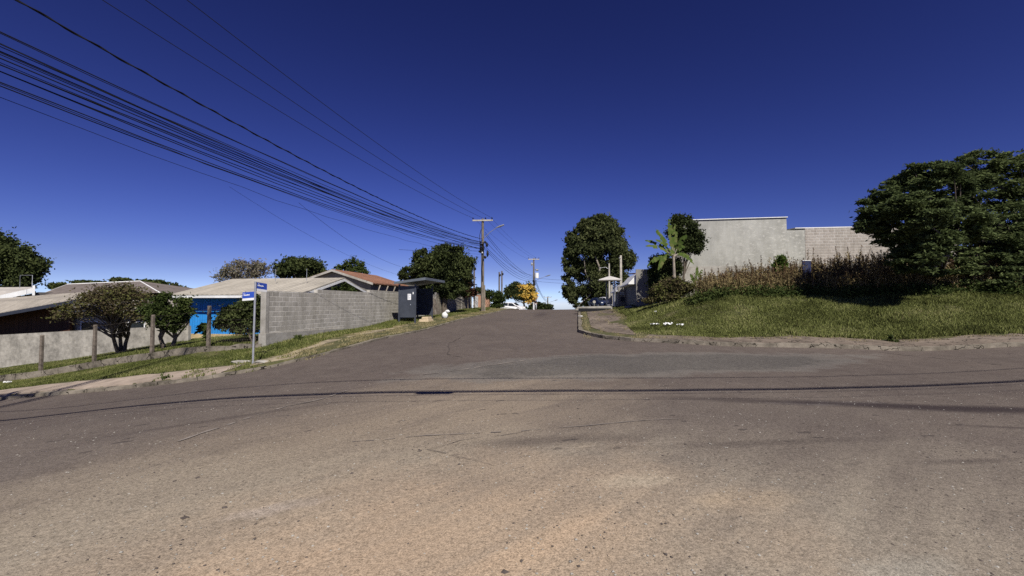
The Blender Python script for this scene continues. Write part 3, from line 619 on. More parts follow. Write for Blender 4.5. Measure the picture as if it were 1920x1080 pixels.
# left side
tree('far_dark_tree', 'massive dark tree at the left edge behind the low roofs', 'tree', base_at(20, 48), [bl(*b, 48, .8) for b in [(18,482,42,32),(-20,472,44,34),(50,497,30,26),(2,460,26,15),(40,520,34,24),(-8,520,50,30),(72,500,14,13),(-50,490,50,40)]], 42000, .19, M['dark'], M['bark'], 21, .5, 1.8, .2, .1, .26, 18, 8)
tree('bronze_leaf_tree', 'twisted low tree with bronze leaves behind the wire fence', 'tree', gp(228, 664), [bl(*b, 19.3, .9) for b in [(205,555,50,18),(150,580,34,14),(120,592,24,10),(250,560,34,22),(230,545,40,14),(180,562,34,16),(260,590,20,18),(215,580,40,14),(275,572,16,18)]], 8500, .05, M['purple'], M['bark'], 22, .14, 2.0, 0, .1, .34, 14, 34, fork=.45, stems=3, brr=.2)
tree('small_green_tree', 'small green tree between the bronze leaved tree and the blue house', 'tree', gp(315, 655), [bl(*b, 18.6, .9) for b in [(315,575,34,22),(290,590,26,22),(338,585,24,22),(318,605,26,16),(310,558,24,10),(345,570,16,12)]], 6500, .062, M['mid'], M['bark'], 23, .12, 1.9, 0, .1, .27, 12, 14, fork=.4, stems=2)
tree('garden_shrub', 'dense dark shrub in front of the blue house wall', 'bush', gp(474, 645), [bl(*b, 18.1, .9) for b in [(450,590,34,22),(478,578,26,24),(430,603,26,14),(492,600,16,24),(462,612,34,12),(470,562,20,10)]], 11000, .07, M['dark'], M['bark'], 24, .06, 2.4, .1, .1, .28, 15, 12, stems=3, fork=.3)
tree('seedling_shrub', 'little leafy seedling before the blue boards', 'plant', gp(386, 640), [bl(*b, 19.6, .9) for b in [(380,614,9,7),(386,625,7,6),(376,620,6,5)]], 260, .10, M['mid'], M['bark'], 25, .02, 2.2, 0, .1, .3, 7, 4)
tree('wispy_tree', 'wispy half bare pinkish tree behind the blue house roof', 'tree', base_at(455, 38), [bl(*b, 38, .8) for b in [(455,510,34,18),(430,516,24,14),(480,508,24,16),(445,498,20,12),(485,498,14,10),(415,520,14,8)]], 4200, .085, M['bare'], M['bark_pale'], 26, .12, 2.6, 0, 0, .32, 18, 60, stems=3, brr=.1)
tree('dome_tree', 'dark domed tree behind the blue house roof ridge', 'tree', base_at(560, 40), [bl(*b, 40, .8) for b in [(560,502,40,18),(545,508,30,16),(585,508,26,14),(558,492,26,11),(606,513,10,7)]], 18000, .12, M['dark'], M['bark'], 27, .2, 2, 0, .1, .26, 16, 6)
tree('thin_crown_tree', 'thin crowned tree above the terracotta roof', 'tree', base_at(662, 44), [bl(*b, 44, .8) for b in [(650,500,9,11),(662,496,8,13),(674,498,10,12),(635,502,8,6),(668,508,20,8),(685,510,8,6)]], 2600, .12, M['mid'], M['bark'], 28, .1, 2, 0, .1, .3, 9, 10)
tree('wall_top_shrub', 'rounded green shrub showing over the block wall', 'bush', base_at(642, 24.6), [bl(*b, 24.4, .8) for b in [(642,541,17,8),(630,546,10,6),(656,546,10,6)]], 2600, .075, M['mid'], M['bark'], 29, .04, 1.8, 0, .1, .3, 10, 4)
tree('street_tree', 'large round green tree behind the dark bus shelter', 'tree', base_at(835, 38.5), [bl(*b, 38, .85) for b in [(825,495,46,30),(800,505,34,28),(850,490,38,28),(838,470,30,14),(862,515,28,28),(765,512,18,14),(815,535,40,22),(855,540,30,20),(790,480,18,14),(876,500,13,16),(758,520,10,8)]], 52000, .105, M['dark'], M['bark'], 30, .28, 2.2, .1, .1, .17, 26, 14, shell=.65)
tree('reddish_shrub', 'reddish shrub over the precast wall left of the near utility pole', 'bush', base_at(878, 46), [bl(*b, 46, .8) for b in [(876,540,14,14),(884,548,10,8),(868,546,8,12)]], 2200, .16, M['redl'], M['bark'], 31, .06, 2, 0, .1, .3, 10, 4)
tree('roadside_bush', 'mixed green bush right of the near utility pole', 'bush', base_at(928, 52), [bl(*b, 51, .8) for b in [(925,556,14,12),(936,560,12,14),(915,552,8,8),(930,572,14,6)]], 6000, .11, M['mid'], M['bark'], 32, .08, 2, 0, .1, .28, 12, 4)
tree('boundary_bush', 'small dark bush between precast wall and near utility pole', 'bush', base_at(897, 60), [bl(*b, 60, .8) for b in [(897,547,9,8),(905,550,8,8)]], 1200, .2, M['dark'], M['bark'], 33, .08, 2, 0, .1, .3, 8, 3)
yt = tree('flowering_tree', 'round street tree covered in yellow blossom on its right side', 'tree', base_at(984, 63), [bl(*b, 63, .85) for b in [(962,545,16,13),(975,552,20,13),(990,545,14,14),(997,556,10,10),(955,552,9,9),(968,535,10,6)]], 11000, .14, M['dark'], M['bark'], 34, .14, 2, 0, .1, .26, 14, 10, fork=.5)
rr = np.random.default_rng(35); fb = [bl(*b, 62.6, .85) for b in [(978,541,11,7),(991,543,12,11),(1000,555,8,10),(985,552,14,8),(993,566,10,4),(970,555,10,5)]]
P, _ = crown_pts(fb, 2300, rr, .26, 16, .9); V, Fc = leaves(P - np.array(yt.location), .17, rr, 1.3); link('blossom', np_mesh('blossom', V, Fc), M['yellow'], yt)
tree('distant_dark_tree', 'dark tree mass far down the road left of the third pole', 'tree', base_at(1018, 98), [bl(*b, 98, .8) for b in [(1012,574,12,7),(1026,577,10,6),(1003,577,10,6)]], 3500, .4, M['dark'], M['bark'], 36, .2, 2, 0, .1, .3, 12, 4)
for i, (px, py, rx, ry, Yd, lab) in enumerate([(110,534,16,4,60,'low far tree just right of the massive dark tree'), (226,525,18,4,60,'far treetop poking over the grey hip roof'), (285,531,24,6,46,'dark flat topped tree left of the blue house roof'), (330,541,16,8,44,'dark tree touching the blue house eave'), (165,529,24,2.5,62,'thin row of far treetops over the hip roof')]):
    tree('background_tree', lab, 'tree', base_at(px, Yd), [bl(px, py, rx, ry, Yd, .8), bl(px - rx * .5, py + 2, rx * .6, ry * .8, Yd, .8), bl(px + rx * .5, py + 2, rx * .6, ry * .8, Yd, .8), bl(px, py + ry * 1.2, rx, ry, Yd, .8)], 2600, .22, M['dark' if i != 2 else 'mid'], M['bark'], 40 + i, .12, 2, 0, .1, .28, 12, 4, group='background trees on the left')

# ------------------------------------------------------------ grass, weeds
def blades(x, y, h, w, r, mat, name, label, lean=.6):
    n = len(x); z = gz(x, y) - .01; a = r.random(n) * 6.28; hh = h * (.5 + .8 * r.random(n)); ww = w * (.6 + .8 * r.random(n))
    l = r.random(n) * lean * hh; b = r.random(n) * 6.28; C = np.stack([x, y, z], 1)
    d = np.stack([np.cos(a), np.sin(a), 0 * a], 1) * ww[:, None] / 2
    m = C + np.stack([np.cos(b) * l * .4, np.sin(b) * l * .4, hh * .6], 1); t = C + np.stack([np.cos(b) * l * 1.2, np.sin(b) * l * 1.2, hh * .95], 1)
    V = np.stack([C - d, C + d, m + d * .7, t, m - d * .7], 1).reshape(-1, 3); k = np.arange(n)[:, None] * 5
    Fc = np.concatenate([k + np.array([[0, 1, 2, 4]]), k + np.array([[4, 2, 3, 3]])]) if False else None
    T = np.concatenate([k + np.array([[0, 1, 2]]), k + np.array([[0, 2, 4]]), k + np.array([[4, 2, 3]])])
    return tag(link(name, np_mesh(name, V, T), mat), label, None, None, 'stuff')
def pts_uv(n, u0, u1, v0, v1, r, cond):
    u = u0 + (u1 - u0) * r.random(n); v = v0 + (v1 - v0) * r.random(n); k = cond(u, v, r.random(n)); u, v = u[k], v[k]
    return u * CA + v * SA, -u * SA + v * CA
wav = lambda u, v: .35 * np.sin(u * 1.3 + v) + .25 * np.sin(u * 3.7 + 1) + .2 * np.sin(v * 2.9 + u * .7)
r = np.random.default_rng(50)
x, y = pts_uv(260000, 2.6, 32, 18.6, 26, r, lambda u, v, q: (v > 19.05 + .18 * wav(u, v) + np.clip(5.5 - u, 0, 3) * .5) & (q < np.clip(1.5 - (v - 19) / 10, .45, 1) * (1 - .75 * (np.sin(u * 1.1 + 2) * np.sin(v * 1.7 + u * .4) > .72))))
hv_ = .105 + .07 * np.clip((x - 9) / 6, 0, 1) + .05 * np.clip(np.sin(x * 1.9 + y) * np.sin(y * 2.3 - x * .7), 0, 1)
blades(x, y, hv_, .028, r, M['grass_r'], 'rank_grass', 'thick green grass on the sloping vacant lot at right')
x, y = pts_uv(22000, 2.8, 7, 25, 40, r, lambda u, v, q: (u > 2.9 + .3 * wav(v, u)) & (u < 4.2 + (40 - v) * .2))
blades(x, y, .20, .035, r, M['grass_r'], 'lot_grass', 'green grass running up beside the far right walls')
x, y = pts_uv(110000, -30, -9.9, 12.55, 15.4, r, lambda u, v, q: (v > 12.6 + .12 * wav(u, v)) & ((u < -11) | (v > 13.2)))
blades(x, y, .085, .020, r, M['grass'], 'verge_grass', 'short mown grass on the verge below the wire fence')
x, y = pts_uv(60000, -30, -12.3, 15.5, 20.6, r, lambda u, v, q: (v < 19.4) | (u > -21.3))
blades(x, y, .13, .026, r, M['grass'], 'yard_grass', 'grass inside the fenced yard')
x, y = pts_uv(90000, -12.1, -8.5, 13, 52, r, lambda u, v, q: (u < -10.3 + .35 * wav(v, u * 2) + np.clip(v - 26, 0, 10) * .06) & (q < np.clip(1.6 - v / 60, .3, 1)))
blades(x, y, .14, .03, r, M['grass'], 'roadside_grass', 'grass strip between the block wall and the main road')
x, y = pts_uv(42000, -11.2, -8.3, 12.4, 50, r, lambda u, v, q: (wav(u * 2, v * 1.5) + .5 * (q - .5) > -.05))
blades(x, y, .07, .022, r, M['dry'], 'dry_grass', 'bleached dry grass along the left edge of the main road')
x, y = pts_uv(5000, .2, 3.2, 19.2, 40, r, lambda u, v, q: ((u < .55) | (u > 2.5) | (wav(u * 3, v) > .35)) & (u < 3.4))
blades(x, y, .09, .025, r, M['dry'], 'kerb_grass', 'dry grass tufts along the right hand kerb corner')
x, y = pts_uv(9000, 2, 34, 18.6, 19.35, r, lambda u, v, q: wav(u * 2, v * 4) > -.2)
blades(x, y, .07, .025, r, M['dry'], 'edge_straw', 'straw fringe where the lot grass meets the pavement')
x, y = pts_uv(2600, -13, -9.2, 11.35, 12.9, r, lambda u, v, q: wav(u * 3, v * 4) > .1)
blades(x, y, .08, .022, r, M['grass'], 'corner_tufts', 'grass tufts breaking through the pavement at the left corner')

def weeds():
    r = np.random.default_rng(60); rd = random.Random(60); n = 3600
    u = 6.6 + 26 * r.random(n); v = 25.2 + 4.6 * r.random(n) ** 1.2
    k = (u > 7 + (v - 25) * .1); u, v = u[k], v[k]; n = len(u)
    x = u * CA + v * SA; y = -u * SA + v * CA; z = gz(x, y)
    h = (.95 + np.clip((u - 10) / 8, 0, 1) * .65 + np.clip((v - 26.5) / 5, 0, 1) * .15) * (.6 + .5 * r.random(n)) * np.where(r.random(n) < .14, 1.35, 1)
    lx = r.normal(size=n) * .12; ly = r.normal(size=n) * .12; Vs = []; Fs = []; c = 0
    # stalks: thin three sided
    B = np.stack([x, y, z], 1); T = B + np.stack([lx * h, ly * h, h], 1); a = r.random(n) * 6.28
    d = np.stack([np.cos(a), np.sin(a), 0 * a], 1) * .018
    Vs.append(np.stack([B - d, B + d, T + d * .5, T - d * .5], 1).reshape(-1, 3)); Fs.append(np.arange(4 * n).reshape(-1, 4)); c = 4 * n
    # leaves up the stalk
    m = 34; q = r.random((n, m)) ** .8; P = B[:, None] + (T - B)[:, None] * q[..., None] + r.normal(size=(n, m, 3)) * np.array([.12, .12, .05]) * (1.25 - q[..., None])
    V, Fc = leaves(P.reshape(-1, 3), .030, r, 5.5, .9, 0); Vs.append(V); Fs.append(Fc + c)
    o = link('dry_weeds', np_mesh('dry_weeds', np.concatenate(Vs), np.concatenate(Fs)), M['weed']); tag(o, 'tall dry brown weeds across the top of the vacant lot', None, None, 'stuff')
    k = r.random(n) < .5; T2 = T[k]; hd = (T - B)[k]; m = 26; q = r.random((len(T2), m)); P = T2[:, None] + (hd / np.linalg.norm(hd, axis=1)[:, None])[:, None] * (q[..., None] * .34 - .1) + r.normal(size=(len(T2), m, 3)) * .02
    V, Fc = leaves(P.reshape(-1, 3), .034, r, 1.8); o = link('seed_heads', np_mesh('seed_heads', V, Fc), M['seed']); tag(o, 'dark upright seed heads above the dry weeds', None, None, 'stuff')
    # low green skirt
    n = 2600; u = 6 + 27 * r.random(n); v = 24.6 + 1.0 * r.random(n) + .25 * np.sin(u * 1.7); x = u * CA + v * SA; y = -u * SA + v * CA; z = gz(x, y)
    P = np.stack([x, y, z + .05], 1)[:, None] + np.abs(r.normal(size=(n, 9, 3))) * np.array([0, 0, .22]) + r.normal(size=(n, 9, 3)) * np.array([.18, .18, 0])
    V, Fc = leaves(P.reshape(-1, 3), .06, r, 2.6); o = link('low_weeds', np_mesh('low_weeds', V, Fc), M['mid']); tag(o, 'low green weeds along the foot of the dry weeds', None, None, 'stuff')
weeds()
for i, (px, py, lab) in enumerate([(616, 622, 'upright weed at the foot of the block wall'), (1675, 642, 'green weed growing from the right hand pavement'), (310, 712, 'weed in the joint of the pale left pavement'), (560, 640, 'leafy weed near the block wall corner')]):
    p = gp(px, py); s = p.y / F
    tree('weed_plant', lab, 'plant', p, [(p.x, p.y, p.z + 7 * s, 6 * s, 6 * s, 8 * s), (p.x, p.y, p.z + 3 * s, 8 * s, 8 * s, 4 * s)], [130, 110, 45, 130][i], [.07, .05, .035, .07][i], M['mid'], M['bark'], 70 + i, .012, 3.5, 0, 0, .35, 7, 3)

# ------------------------------------------------------------ walls and fence, left
def z_at(px, py, Yd): return at(px, py, Yd).z
W0 = thing('block_wall', 'long grey concrete block wall stepping up beside the main road', 'wall', (*uv2w(-12.1, 15.3), -.1), RZ)
def wall_seg(mb, y0, y1, top, bot=-.6, x0=-.19, x1=0): mb.box(x0, x1, y0, y1, bot, top)
mb = MB(); wall_seg(mb, 0.002, 3.2, 2.12 + .1); wall_seg(mb, 3.203, 8.3, 2.28 + .1); wall_seg(mb, 8.303, 20, 2.43 + .1); mb.build('wall_blocks', M['blocks'], W0)
MB().box(-.21, .02, -.17, 0, -.6, 2.2).build('end_pillar', M['footing'], W0)
mb = MB(); fo = [(-.2, .55), (1.5, .52), (3.0, .5), (4.6, .42)]
mb.prism([(0, 0), (0, 0), (0, 0)], 0, 0) if False else None
mb.hexa([(-.25, -.2, -.6), (.07, -.2, -.6), (.07, 5.6, -.6), (-.25, 5.6, -.6)], [(-.25, -.2, .55), (.07, -.2, .55), (.07, 5.6, .45), (-.25, 5.6, .45)]); mb.build('footing', M['footing'], W0)
P0 = thing('precast_wall', 'weathered precast concrete wall under the street tree', 'wall', (*uv2w(-12.1, 35.4), .6), RZ)
mb = MB()
for k in range(6): mb.box(-.05, .0, k * 2.05 + .08, k * 2.05 + 2.05, -.6, 1.95)
mb.build('panels', M['precast'], P0)
for k in range(7): MB().box(-.1, .05, k * 2.05 - .07, k * 2.05 + .079, -.6, 2.0 + (k % 3) * .02).build('post', M['footing'], P0)
g0 = thing('white_gate', 'white metal sheet gate at the end of the precast wall', 'gate', (*uv2w(-12.0, 48.3), .75), RZ)
MB().box(-.04, .0, 0, 2.4, .1, 1.75).build('sheet', M['white'], g0); [MB().box(-.06, -.04, 0, 2.4, q, q + .08).build('rail', M['galv'], g0) for q in (.2, 1.5)]
p0 = thing('brick_pillar', 'reddish rendered pillar right behind the near utility pole', 'pillar', (*uv2w(-11.8, 52.5), .85), RZ)
MB().box(-.9, .9, -.15, .15, -.3, 1.9).build('shaft', simple('salmon_render', (.42, .24, .16), .9, .2, 3, .3), p0); MB().box(-.96, .96, -.2, .2, 1.9, 2.0).build('cap', M['footing'], p0)

fence = thing('wire_fence', 'wire fence on old timber posts along the left yard', 'fence', (*uv2w(-12.5, 15.35), 0), RZ)
fx = []
for (px, h) in ((-20, 1.6), (82, 1.6), (181, 1.62), (288, 1.62), (393, 1.7), (500, 1.72)):
    t = (px - 960) / F; Yd = 15.35 / (CA + SA * t); X_ = t * Yd; u = X_ * CA - Yd * SA; fx.append((u, h, G(X_, Yd) + LIFT))
rd = random.Random(3)
for u, h, z in fx:
    lx = rd.uniform(-.03, .03)
    MB().hexa([(u + 12.5 - .065, -.055, z - .3), (u + 12.5 + .065, -.055, z - .3), (u + 12.5 + .065, .055, z - .3), (u + 12.5 - .065, .055, z - .3)],
              [(u + 12.5 - .05 + lx, -.05, z + h), (u + 12.5 + .055 + lx, -.05, z + h - .03), (u + 12.5 + .055 + lx, .05, z + h), (u + 12.5 - .05 + lx, .05, z + h)]).build('post', M['postwood'], fence, bevel=.012)
for q in (.35, .75, 1.15, 1.55):
    mb = MB(); pts = []
    for (a, b) in zip(fx[:-1], fx[1:]):
        for i in range(6): s = i / 6; pts.append((a[0] + (b[0] - a[0]) * s + 12.5, -.075, a[2] + (b[2] - a[2]) * s + q - .05 * math.sin(math.pi * s)))
    pts.append((fx[-1][0] + 12.5, -.075, fx[-1][2] + q)); mb.tube(pts, .0022, 4, False); mb.build('wire', M['postwood'], fence)
mb = MB(); a, b = fx[4], fx[5]                      # mesh netting in the last bay
for k in range(26):
    s0 = k / 26; zz = a[2] + (b[2] - a[2]) * s0; xx = a[0] + (b[0] - a[0]) * s0 + 12.5
    mb.tube([(xx, -.07, zz + .2), (xx + .28, -.07, zz + .95)], .0014, 3, False); mb.tube([(xx + .28, -.072, zz + .2), (xx, -.072, zz + .95)], .0014, 3, False)
mb.build('netting', M['postwood'], fence)
pr = gp(460, 655); pl_ = thing('leaning_plank', 'old plank leaning at an angle before the dark shrub', 'plank', (pr.x, pr.y + .5, pr.z), 0)
MB().hexa([(-.07, -.03, 0), (.07, -.03, 0), (.07, .03, 0), (-.07, .03, 0)], [(.55, -.03, .62), (.69, -.03, .6), (.69, .03, .6), (.55, .03, .62)]).build('board', M['postwood'], pl_)
# low retaining kerb wall under the fence
mb = MB(); rows = []
us = np.linspace(-34, -12.2, 60)
rd = random.Random(8); vs = []; fs = []
for i, u in enumerate(us):
    x, y = uv2w(u, 15.2); z = G(*uv2w(u, 15.3)) + LIFT + .07 + rd.uniform(-.012, .012) + (.09 if u > -13.6 else 0); j = rd.uniform(-.015, .015)
    x0, y0 = uv2w(u, 15.08 + j); x1, y1 = uv2w(u, 15.30)
    vs += [(x0, y0, z - .5), (x0, y0, z), (x1, y1, z), (x1, y1, z - .5)]
for i in range(len(us) - 1):
    o = i * 4; fs += [(o, o + 4, o + 5, o + 1), (o + 1, o + 5, o + 6, o + 2), (o + 2, o + 6, o + 7, o + 3)]
o = mb.add(vs, fs).build('fence_footing', M['kerb'], None, None); tag(o, 'low cracked concrete footing wall running beneath the wire fence', 'wall')

rw = thing('roughcast_wall', 'long roughcast yard wall behind the bronze leaved tree', 'wall', (*uv2w(-21.5, 19.6), 0), RZ)
# top follows measured rows
def uat(px, v): t = (px - 960) / F; Yd = v / (CA + SA * t); X_ = t * Yd; return X_ * CA - Yd * SA, Yd
tops = []
for px, py in ((-160, 640), (0, 628), (90, 623), (180, 618), (270, 614), (355, 611)):
    u, Yd = uat(px, 19.6); tops.append((u + 21.5, z_at(px, py, Yd)))
mb = MB(); poly = tops + [(tops[-1][0], -1.6), (tops[0][0], -3.6)]; mb.prism(poly, 0, .16); mb.build('wall_face', M['roughcast'], rw)
# debris by the fence
db = gp(62, 672)
t = thing('rubble_heap', 'pale rubble lump under broken branches inside the fence', 'rubble', db)
MB().blob((0, .2, .08), (.55, .3, .16), 3, .3).blob((-.5, .1, .03), (.3, .2, .1), 4, .3).build('stone', M['footing'], t)
mb = MB(); rd = random.Random(9)
for k in range(14):
    a = rd.uniform(-.9, 1.3); mb.tube([(a, rd.uniform(0, .5), .02), (a + rd.uniform(-.6, .6), rd.uniform(0, .5), rd.uniform(.25, .5))], [.025, .008], 5)
mb.build('branches', M['bark'], t)

# ------------------------------------------------------------ houses, left
def corner(px, v): u, Yd = uat(px, v); return u, Yd
# blue timber house
uL, _ = uat(357, 21.0); uR = -14.7; hb = thing('blue_house', 'bright blue timber house with pale corrugated roof and ochre plinth', 'house', (*uv2w(uL, 21.0), -.6), RZ)
Lh = uR - uL; zE = 2.80; zR = 3.70; D = 7.0
MB().box(0, Lh, 0, .12, .55, zE).box(0, .12, .12, D, .55, zE).box(0.12, Lh - .12, D - .12, D, .55, zE).build('wall', M['blue'], hb)
MB().box(-.02, Lh + .02, -.03, D, -.8, .55).build('plinth', M['plinth'], hb)
MB().prism([(0, 0), (1, 0), (1, 1)], 0, 1) if False else None
mb = MB(); mb.add([(Lh - .12, 0, .55), (Lh - .12, D, .55), (Lh - .12, D, zE), (Lh - .12, D / 2, zR - .05), (Lh - .12, 0, zE), (Lh, 0, .55), (Lh, D, .55), (Lh, D, zE), (Lh, D / 2, zR - .05), (Lh, 0, zE)], [(0,1,2,3,4),(9,8,7,6,5),(0,5,6,1),(1,6,7,2),(2,7,8,3),(3,8,9,4),(4,9,5,0)])
mb.build('gable_wall', simple('grey_gable_boards', (.16, .16, .16), .9, .15, 5, .2), hb)
ov = .75; sl_ = (zR - zE) / (D / 2)
mb = MB(); x0, x1 = -.5, Lh + .45
mb.slab([(x0, -ov, zE - ov * sl_ + .12), (x1, -ov, zE - ov * sl_ + .12), (x1, D / 2, zR + .12), (x0, D / 2, zR + .12)], .05)
mb.slab([(x0, D / 2 + .002, zR + .12), (x1, D / 2 + .002, zR + .12), (x1, D + ov, zE - ov * sl_ + .12), (x0, D + ov, zE - ov * sl_ + .12)], .05)
mb.build('roof', M['fibre'], hb)
zf = zE - ov * sl_
MB().box(x0 + .01, x1 - .01, -ov - .025, -ov - .002, zf - .08, zf + .05).build('fascia', M['whiteboard'], hb)
mb = MB(); e = .05
mb.hexa([(x1 + .002, -ov, zf - .08), (x1 + .03, -ov, zf - .08), (x1 + .03, D / 2, zR - .1), (x1 + .002, D / 2, zR - .1)], [(x1 + .002, -ov, zf + .05), (x1 + .03, -ov, zf + .05), (x1 + .03, D / 2, zR + .04), (x1 + .002, D / 2, zR + .04)])
mb.hexa([(x1 + .002, D / 2 + .003, zR - .1), (x1 + .03, D / 2 + .003, zR - .1), (x1 + .03, D + ov, zf - .08), (x1 + .002, D + ov, zf - .08)], [(x1 + .002, D / 2 + .003, zR + .04), (x1 + .03, D / 2 + .003, zR + .04), (x1 + .03, D + ov, zf + .05), (x1 + .002, D + ov, zf + .05)])
mb.build('bargeboard', M['whiteboard'], hb)
wf = MB().box(3.3, 4.2, -.035, -.003, 1.5, 2.45).build('window', M['whiteboard'], hb); MB().box(3.36, 4.14, -.045, -.036, 1.56, 2.39).build('pane', M['glass'], wf)
for q in (3.9, 5.9): MB().tube([(q, D / 2 * .5, zE + .75), (q, D / 2 * .5, zE + 1.45)], .015, 5).build('vent_pipe', M['galv'], hb)

def gable_house(name, label, u0, u1, v0, v1, zb, ze, zr, wall, roof, ovh=.35, fascia=None):
    """ridge along the street; gable end towards the crossing"""
    h = thing(name, label, 'house', (*uv2w(u0, v0), zb), RZ); w = u1 - u0; d = v1 - v0; e = ze - zb; rr_ = zr - zb; um = w / 2
    MB().prism([(0, -.5), (w, -.5), (w, e), (um, rr_ - .04), (0, e)], 0, d).build('wall', wall, h)
    s = (rr_ - e) / um; mb = MB()
    mb.slab([(-ovh, -ovh, e - ovh * s + .1), (um, -ovh, rr_ + .1), (um, d + ovh, rr_ + .1), (-ovh, d + ovh, e - ovh * s + .1)], .09)
    mb.slab([(um + .002, -ovh, rr_ + .1), (w + ovh, -ovh, e - ovh * s + .1), (w + ovh, d + ovh, e - ovh * s + .1), (um + .002, d + ovh, rr_ + .1)], .09)
    mb.build('roof', roof, h)
    if fascia:
        mb = MB()
        for (a, za, b, zb_) in ((-ovh, e - ovh * s, um, rr_), (um + .002, rr_, w + ovh, e - ovh * s)):
            mb.hexa([(a, -ovh - .03, za - .08), (b, -ovh - .03, zb_ - .08), (b, -ovh - .002, zb_ - .08), (a, -ovh - .002, za - .08)], [(a, -ovh - .03, za + .08), (b, -ovh - .03, zb_ + .08), (b, -ovh - .002, zb_ + .08), (a, -ovh - .002, za + .08)])
        mb.build('bargeboard', fascia, h)
    return h
h2 = gable_house('tiled_house', 'grey gabled house with terracotta tiled roof behind the block wall', -20.6, -14.9, 29.2, 35.5, .2, 3.15, 4.05, M['greywall'], M['terracotta'], .35, M['footing'])
MB().box(5.72, 5.76, 1.0, 1.9, 1.4, 2.4).build('window', M['glass'], h2)
for k in range(4): MB().tube([(6.0, .3 + k * 1.3, 2.0), (6.25, .4 + k * 1.3, 2.78)], .05, 6).build('eave_prop', M['bark_pale'], h2)
h3 = gable_house('far_tiled_house', 'distant house whose terracotta roof corner shows beside the dark shelter', -17.3, -13.2, 39, 45, .6, 3.4, 4.25, M['greywall'], M['terracotta'], .35)

# brown timber house at far left with sloping fibre cement roof
hw = thing('brown_timber_house', 'brown timber house with sagging speckled fibre cement roof at far left', 'house', (*uv2w(-27, 21.0), -1.6), RZ)
def loc_(px, py, v):
    u, Yd = uat(px, v); return (u + 27, v - 21.0, z_at(px, py, Yd) + 1.6)
A = loc_(-140, 612, 21.0); B_ = loc_(0, 588, 21.0); C_ = loc_(190, 552, 21.0); A2 = loc_(-140, 570, 25.5); C2 = loc_(190, 545, 25.5)
MB().slab([A, C_, C2, A2], .12).build('roof', M['fibre_y'], hw)
MB().add([(A[0], A[1] - .03, A[2] - .24), (C_[0], C_[1] - .03, C_[2] - .24), (C_[0], C_[1] - .03, C_[2] - .04), (A[0], A[1] - .03, A[2] - .04), (A[0], A[1] - .005, A[2] - .24), (C_[0], C_[1] - .005, C_[2] - .24), (C_[0], C_[1] - .005, C_[2] - .04), (A[0], A[1] - .005, A[2] - .04)],
         [(0,1,2,3),(7,6,5,4),(0,4,5,1),(3,2,6,7),(0,3,7,4),(1,5,6,2)]).build('fascia', M['dkpaint'], hw)
xr = uat(133, 22.2)[0] + 27
MB().add([(A[0], 1.2, -1), (xr, 1.2, -1), (xr, 1.2, C_[2] - .25), (A[0], 1.2, A[2] - .1), (A[0], 1.35, -1), (xr, 1.35, -1), (xr, 1.35, C_[2] - .25), (A[0], 1.35, A[2] - .1)],
         [(0,1,2,3),(7,6,5,4),(1,5,6,2),(0,4,5,1)]).build('wall', M['brownwood'], hw)
cr_ = thing('cream_house', 'low cream rendered house with white window surrounds behind the bronze tree', 'house', (*uv2w(uat(134, 22.6)[0], 22.6), -1.4), RZ)
wl = uat(350, 22.6)[0] - uat(134, 22.6)[0]
MB().box(0, wl, 0, 4, -.5, 2.55).build('wall', simple('cream_render', (.36, .33, .27), .9, .12, 3, .3), cr_)
MB().slab([(-.2, -.5, 2.62), (wl + .3, -.5, 2.68), (wl + .3, 4.5, 3.4), (-.2, 4.5, 3.35)], .08).build('roof', M['fibre_y'], cr_)
MB().box(-.2, wl + .3, -.54, -.502, 2.5, 2.62).build('fascia', M['whiteboard'], cr_)
for px in (170, 258):
    xx = uat(px, 22.6)[0] - uat(134, 22.6)[0]
    f_ = MB().box(xx - .65, xx + .65, -.03, -.002, 1.05, 1.95).build('window', M['whiteboard'], cr_); MB().box(xx - .55, xx + .55, -.045, -.031, 1.15, 1.85).build('pane', M['glass'], f_)
# white edged flat roof, far left
rf = thing('white_edged_house', 'house with white roof edging left of the antenna frame', 'house', (*uv2w(-40, 33), -1.2), RZ)
def l2(px, py, v): u, Yd = uat(px, v); return (u + 40, v - 33, z_at(px, py, Yd) + 1.2)
a, b, c, d = l2(-60, 570, 30), l2(60, 543, 30), l2(60, 538, 34), l2(-120, 540, 38)
a = (a[0], a[1], a[2]); MB().slab([a, b, c, d], .15).build('roof', simple('roof_sheet', (.42, .39, .35), .8, .15, 3, .2), rf)
MB().hexa([(a[0], a[1] - .04, a[2] - .3), (b[0], b[1] - .04, b[2] - .3), (b[0], b[1] - .003, b[2] - .3), (a[0], a[1] - .003, a[2] - .3)], [(a[0], a[1] - .04, a[2] + .12), (b[0], b[1] - .04, b[2] + .12), (b[0], b[1] - .003, b[2] + .12), (a[0], a[1] - .003, a[2] + .12)]).build('fascia', M['white'], rf)
MB().hexa([(b[0] + .003, b[1], b[2] - .5), (b[0] + .3, b[1], b[2] - .5), (c[0] + .3, c[1], c[2] - .5), (c[0] + .003, c[1], c[2] - .5)], [(b[0] + .003, b[1], b[2] + .14), (b[0] + .3, b[1], b[2] + .14), (c[0] + .3, c[1], c[2] + .14), (c[0] + .003, c[1], c[2] + .14)]).build('parapet', M['white'], rf)
MB().hexa([(a[0], a[1] + .6, -2), (b[0] - .3, b[1] + .6, -2), (b[0] - .3, c[1] - .2, -2), (a[0], c[1] - .2, -2)], [(a[0], a[1] + .6, a[2] - .2), (b[0] - .3, b[1] + .6, b[2] - .2), (b[0] - .3, c[1] - .2, b[2] - .2), (a[0], c[1] - .2, a[2] - .2)]).build('wall', M['greywall'], rf)
an = thing('antenna_frame', 'thin rectangular metal frame on the roof before the massive dark tree', 'antenna', at(60, 540, 36)); s = 36 / F
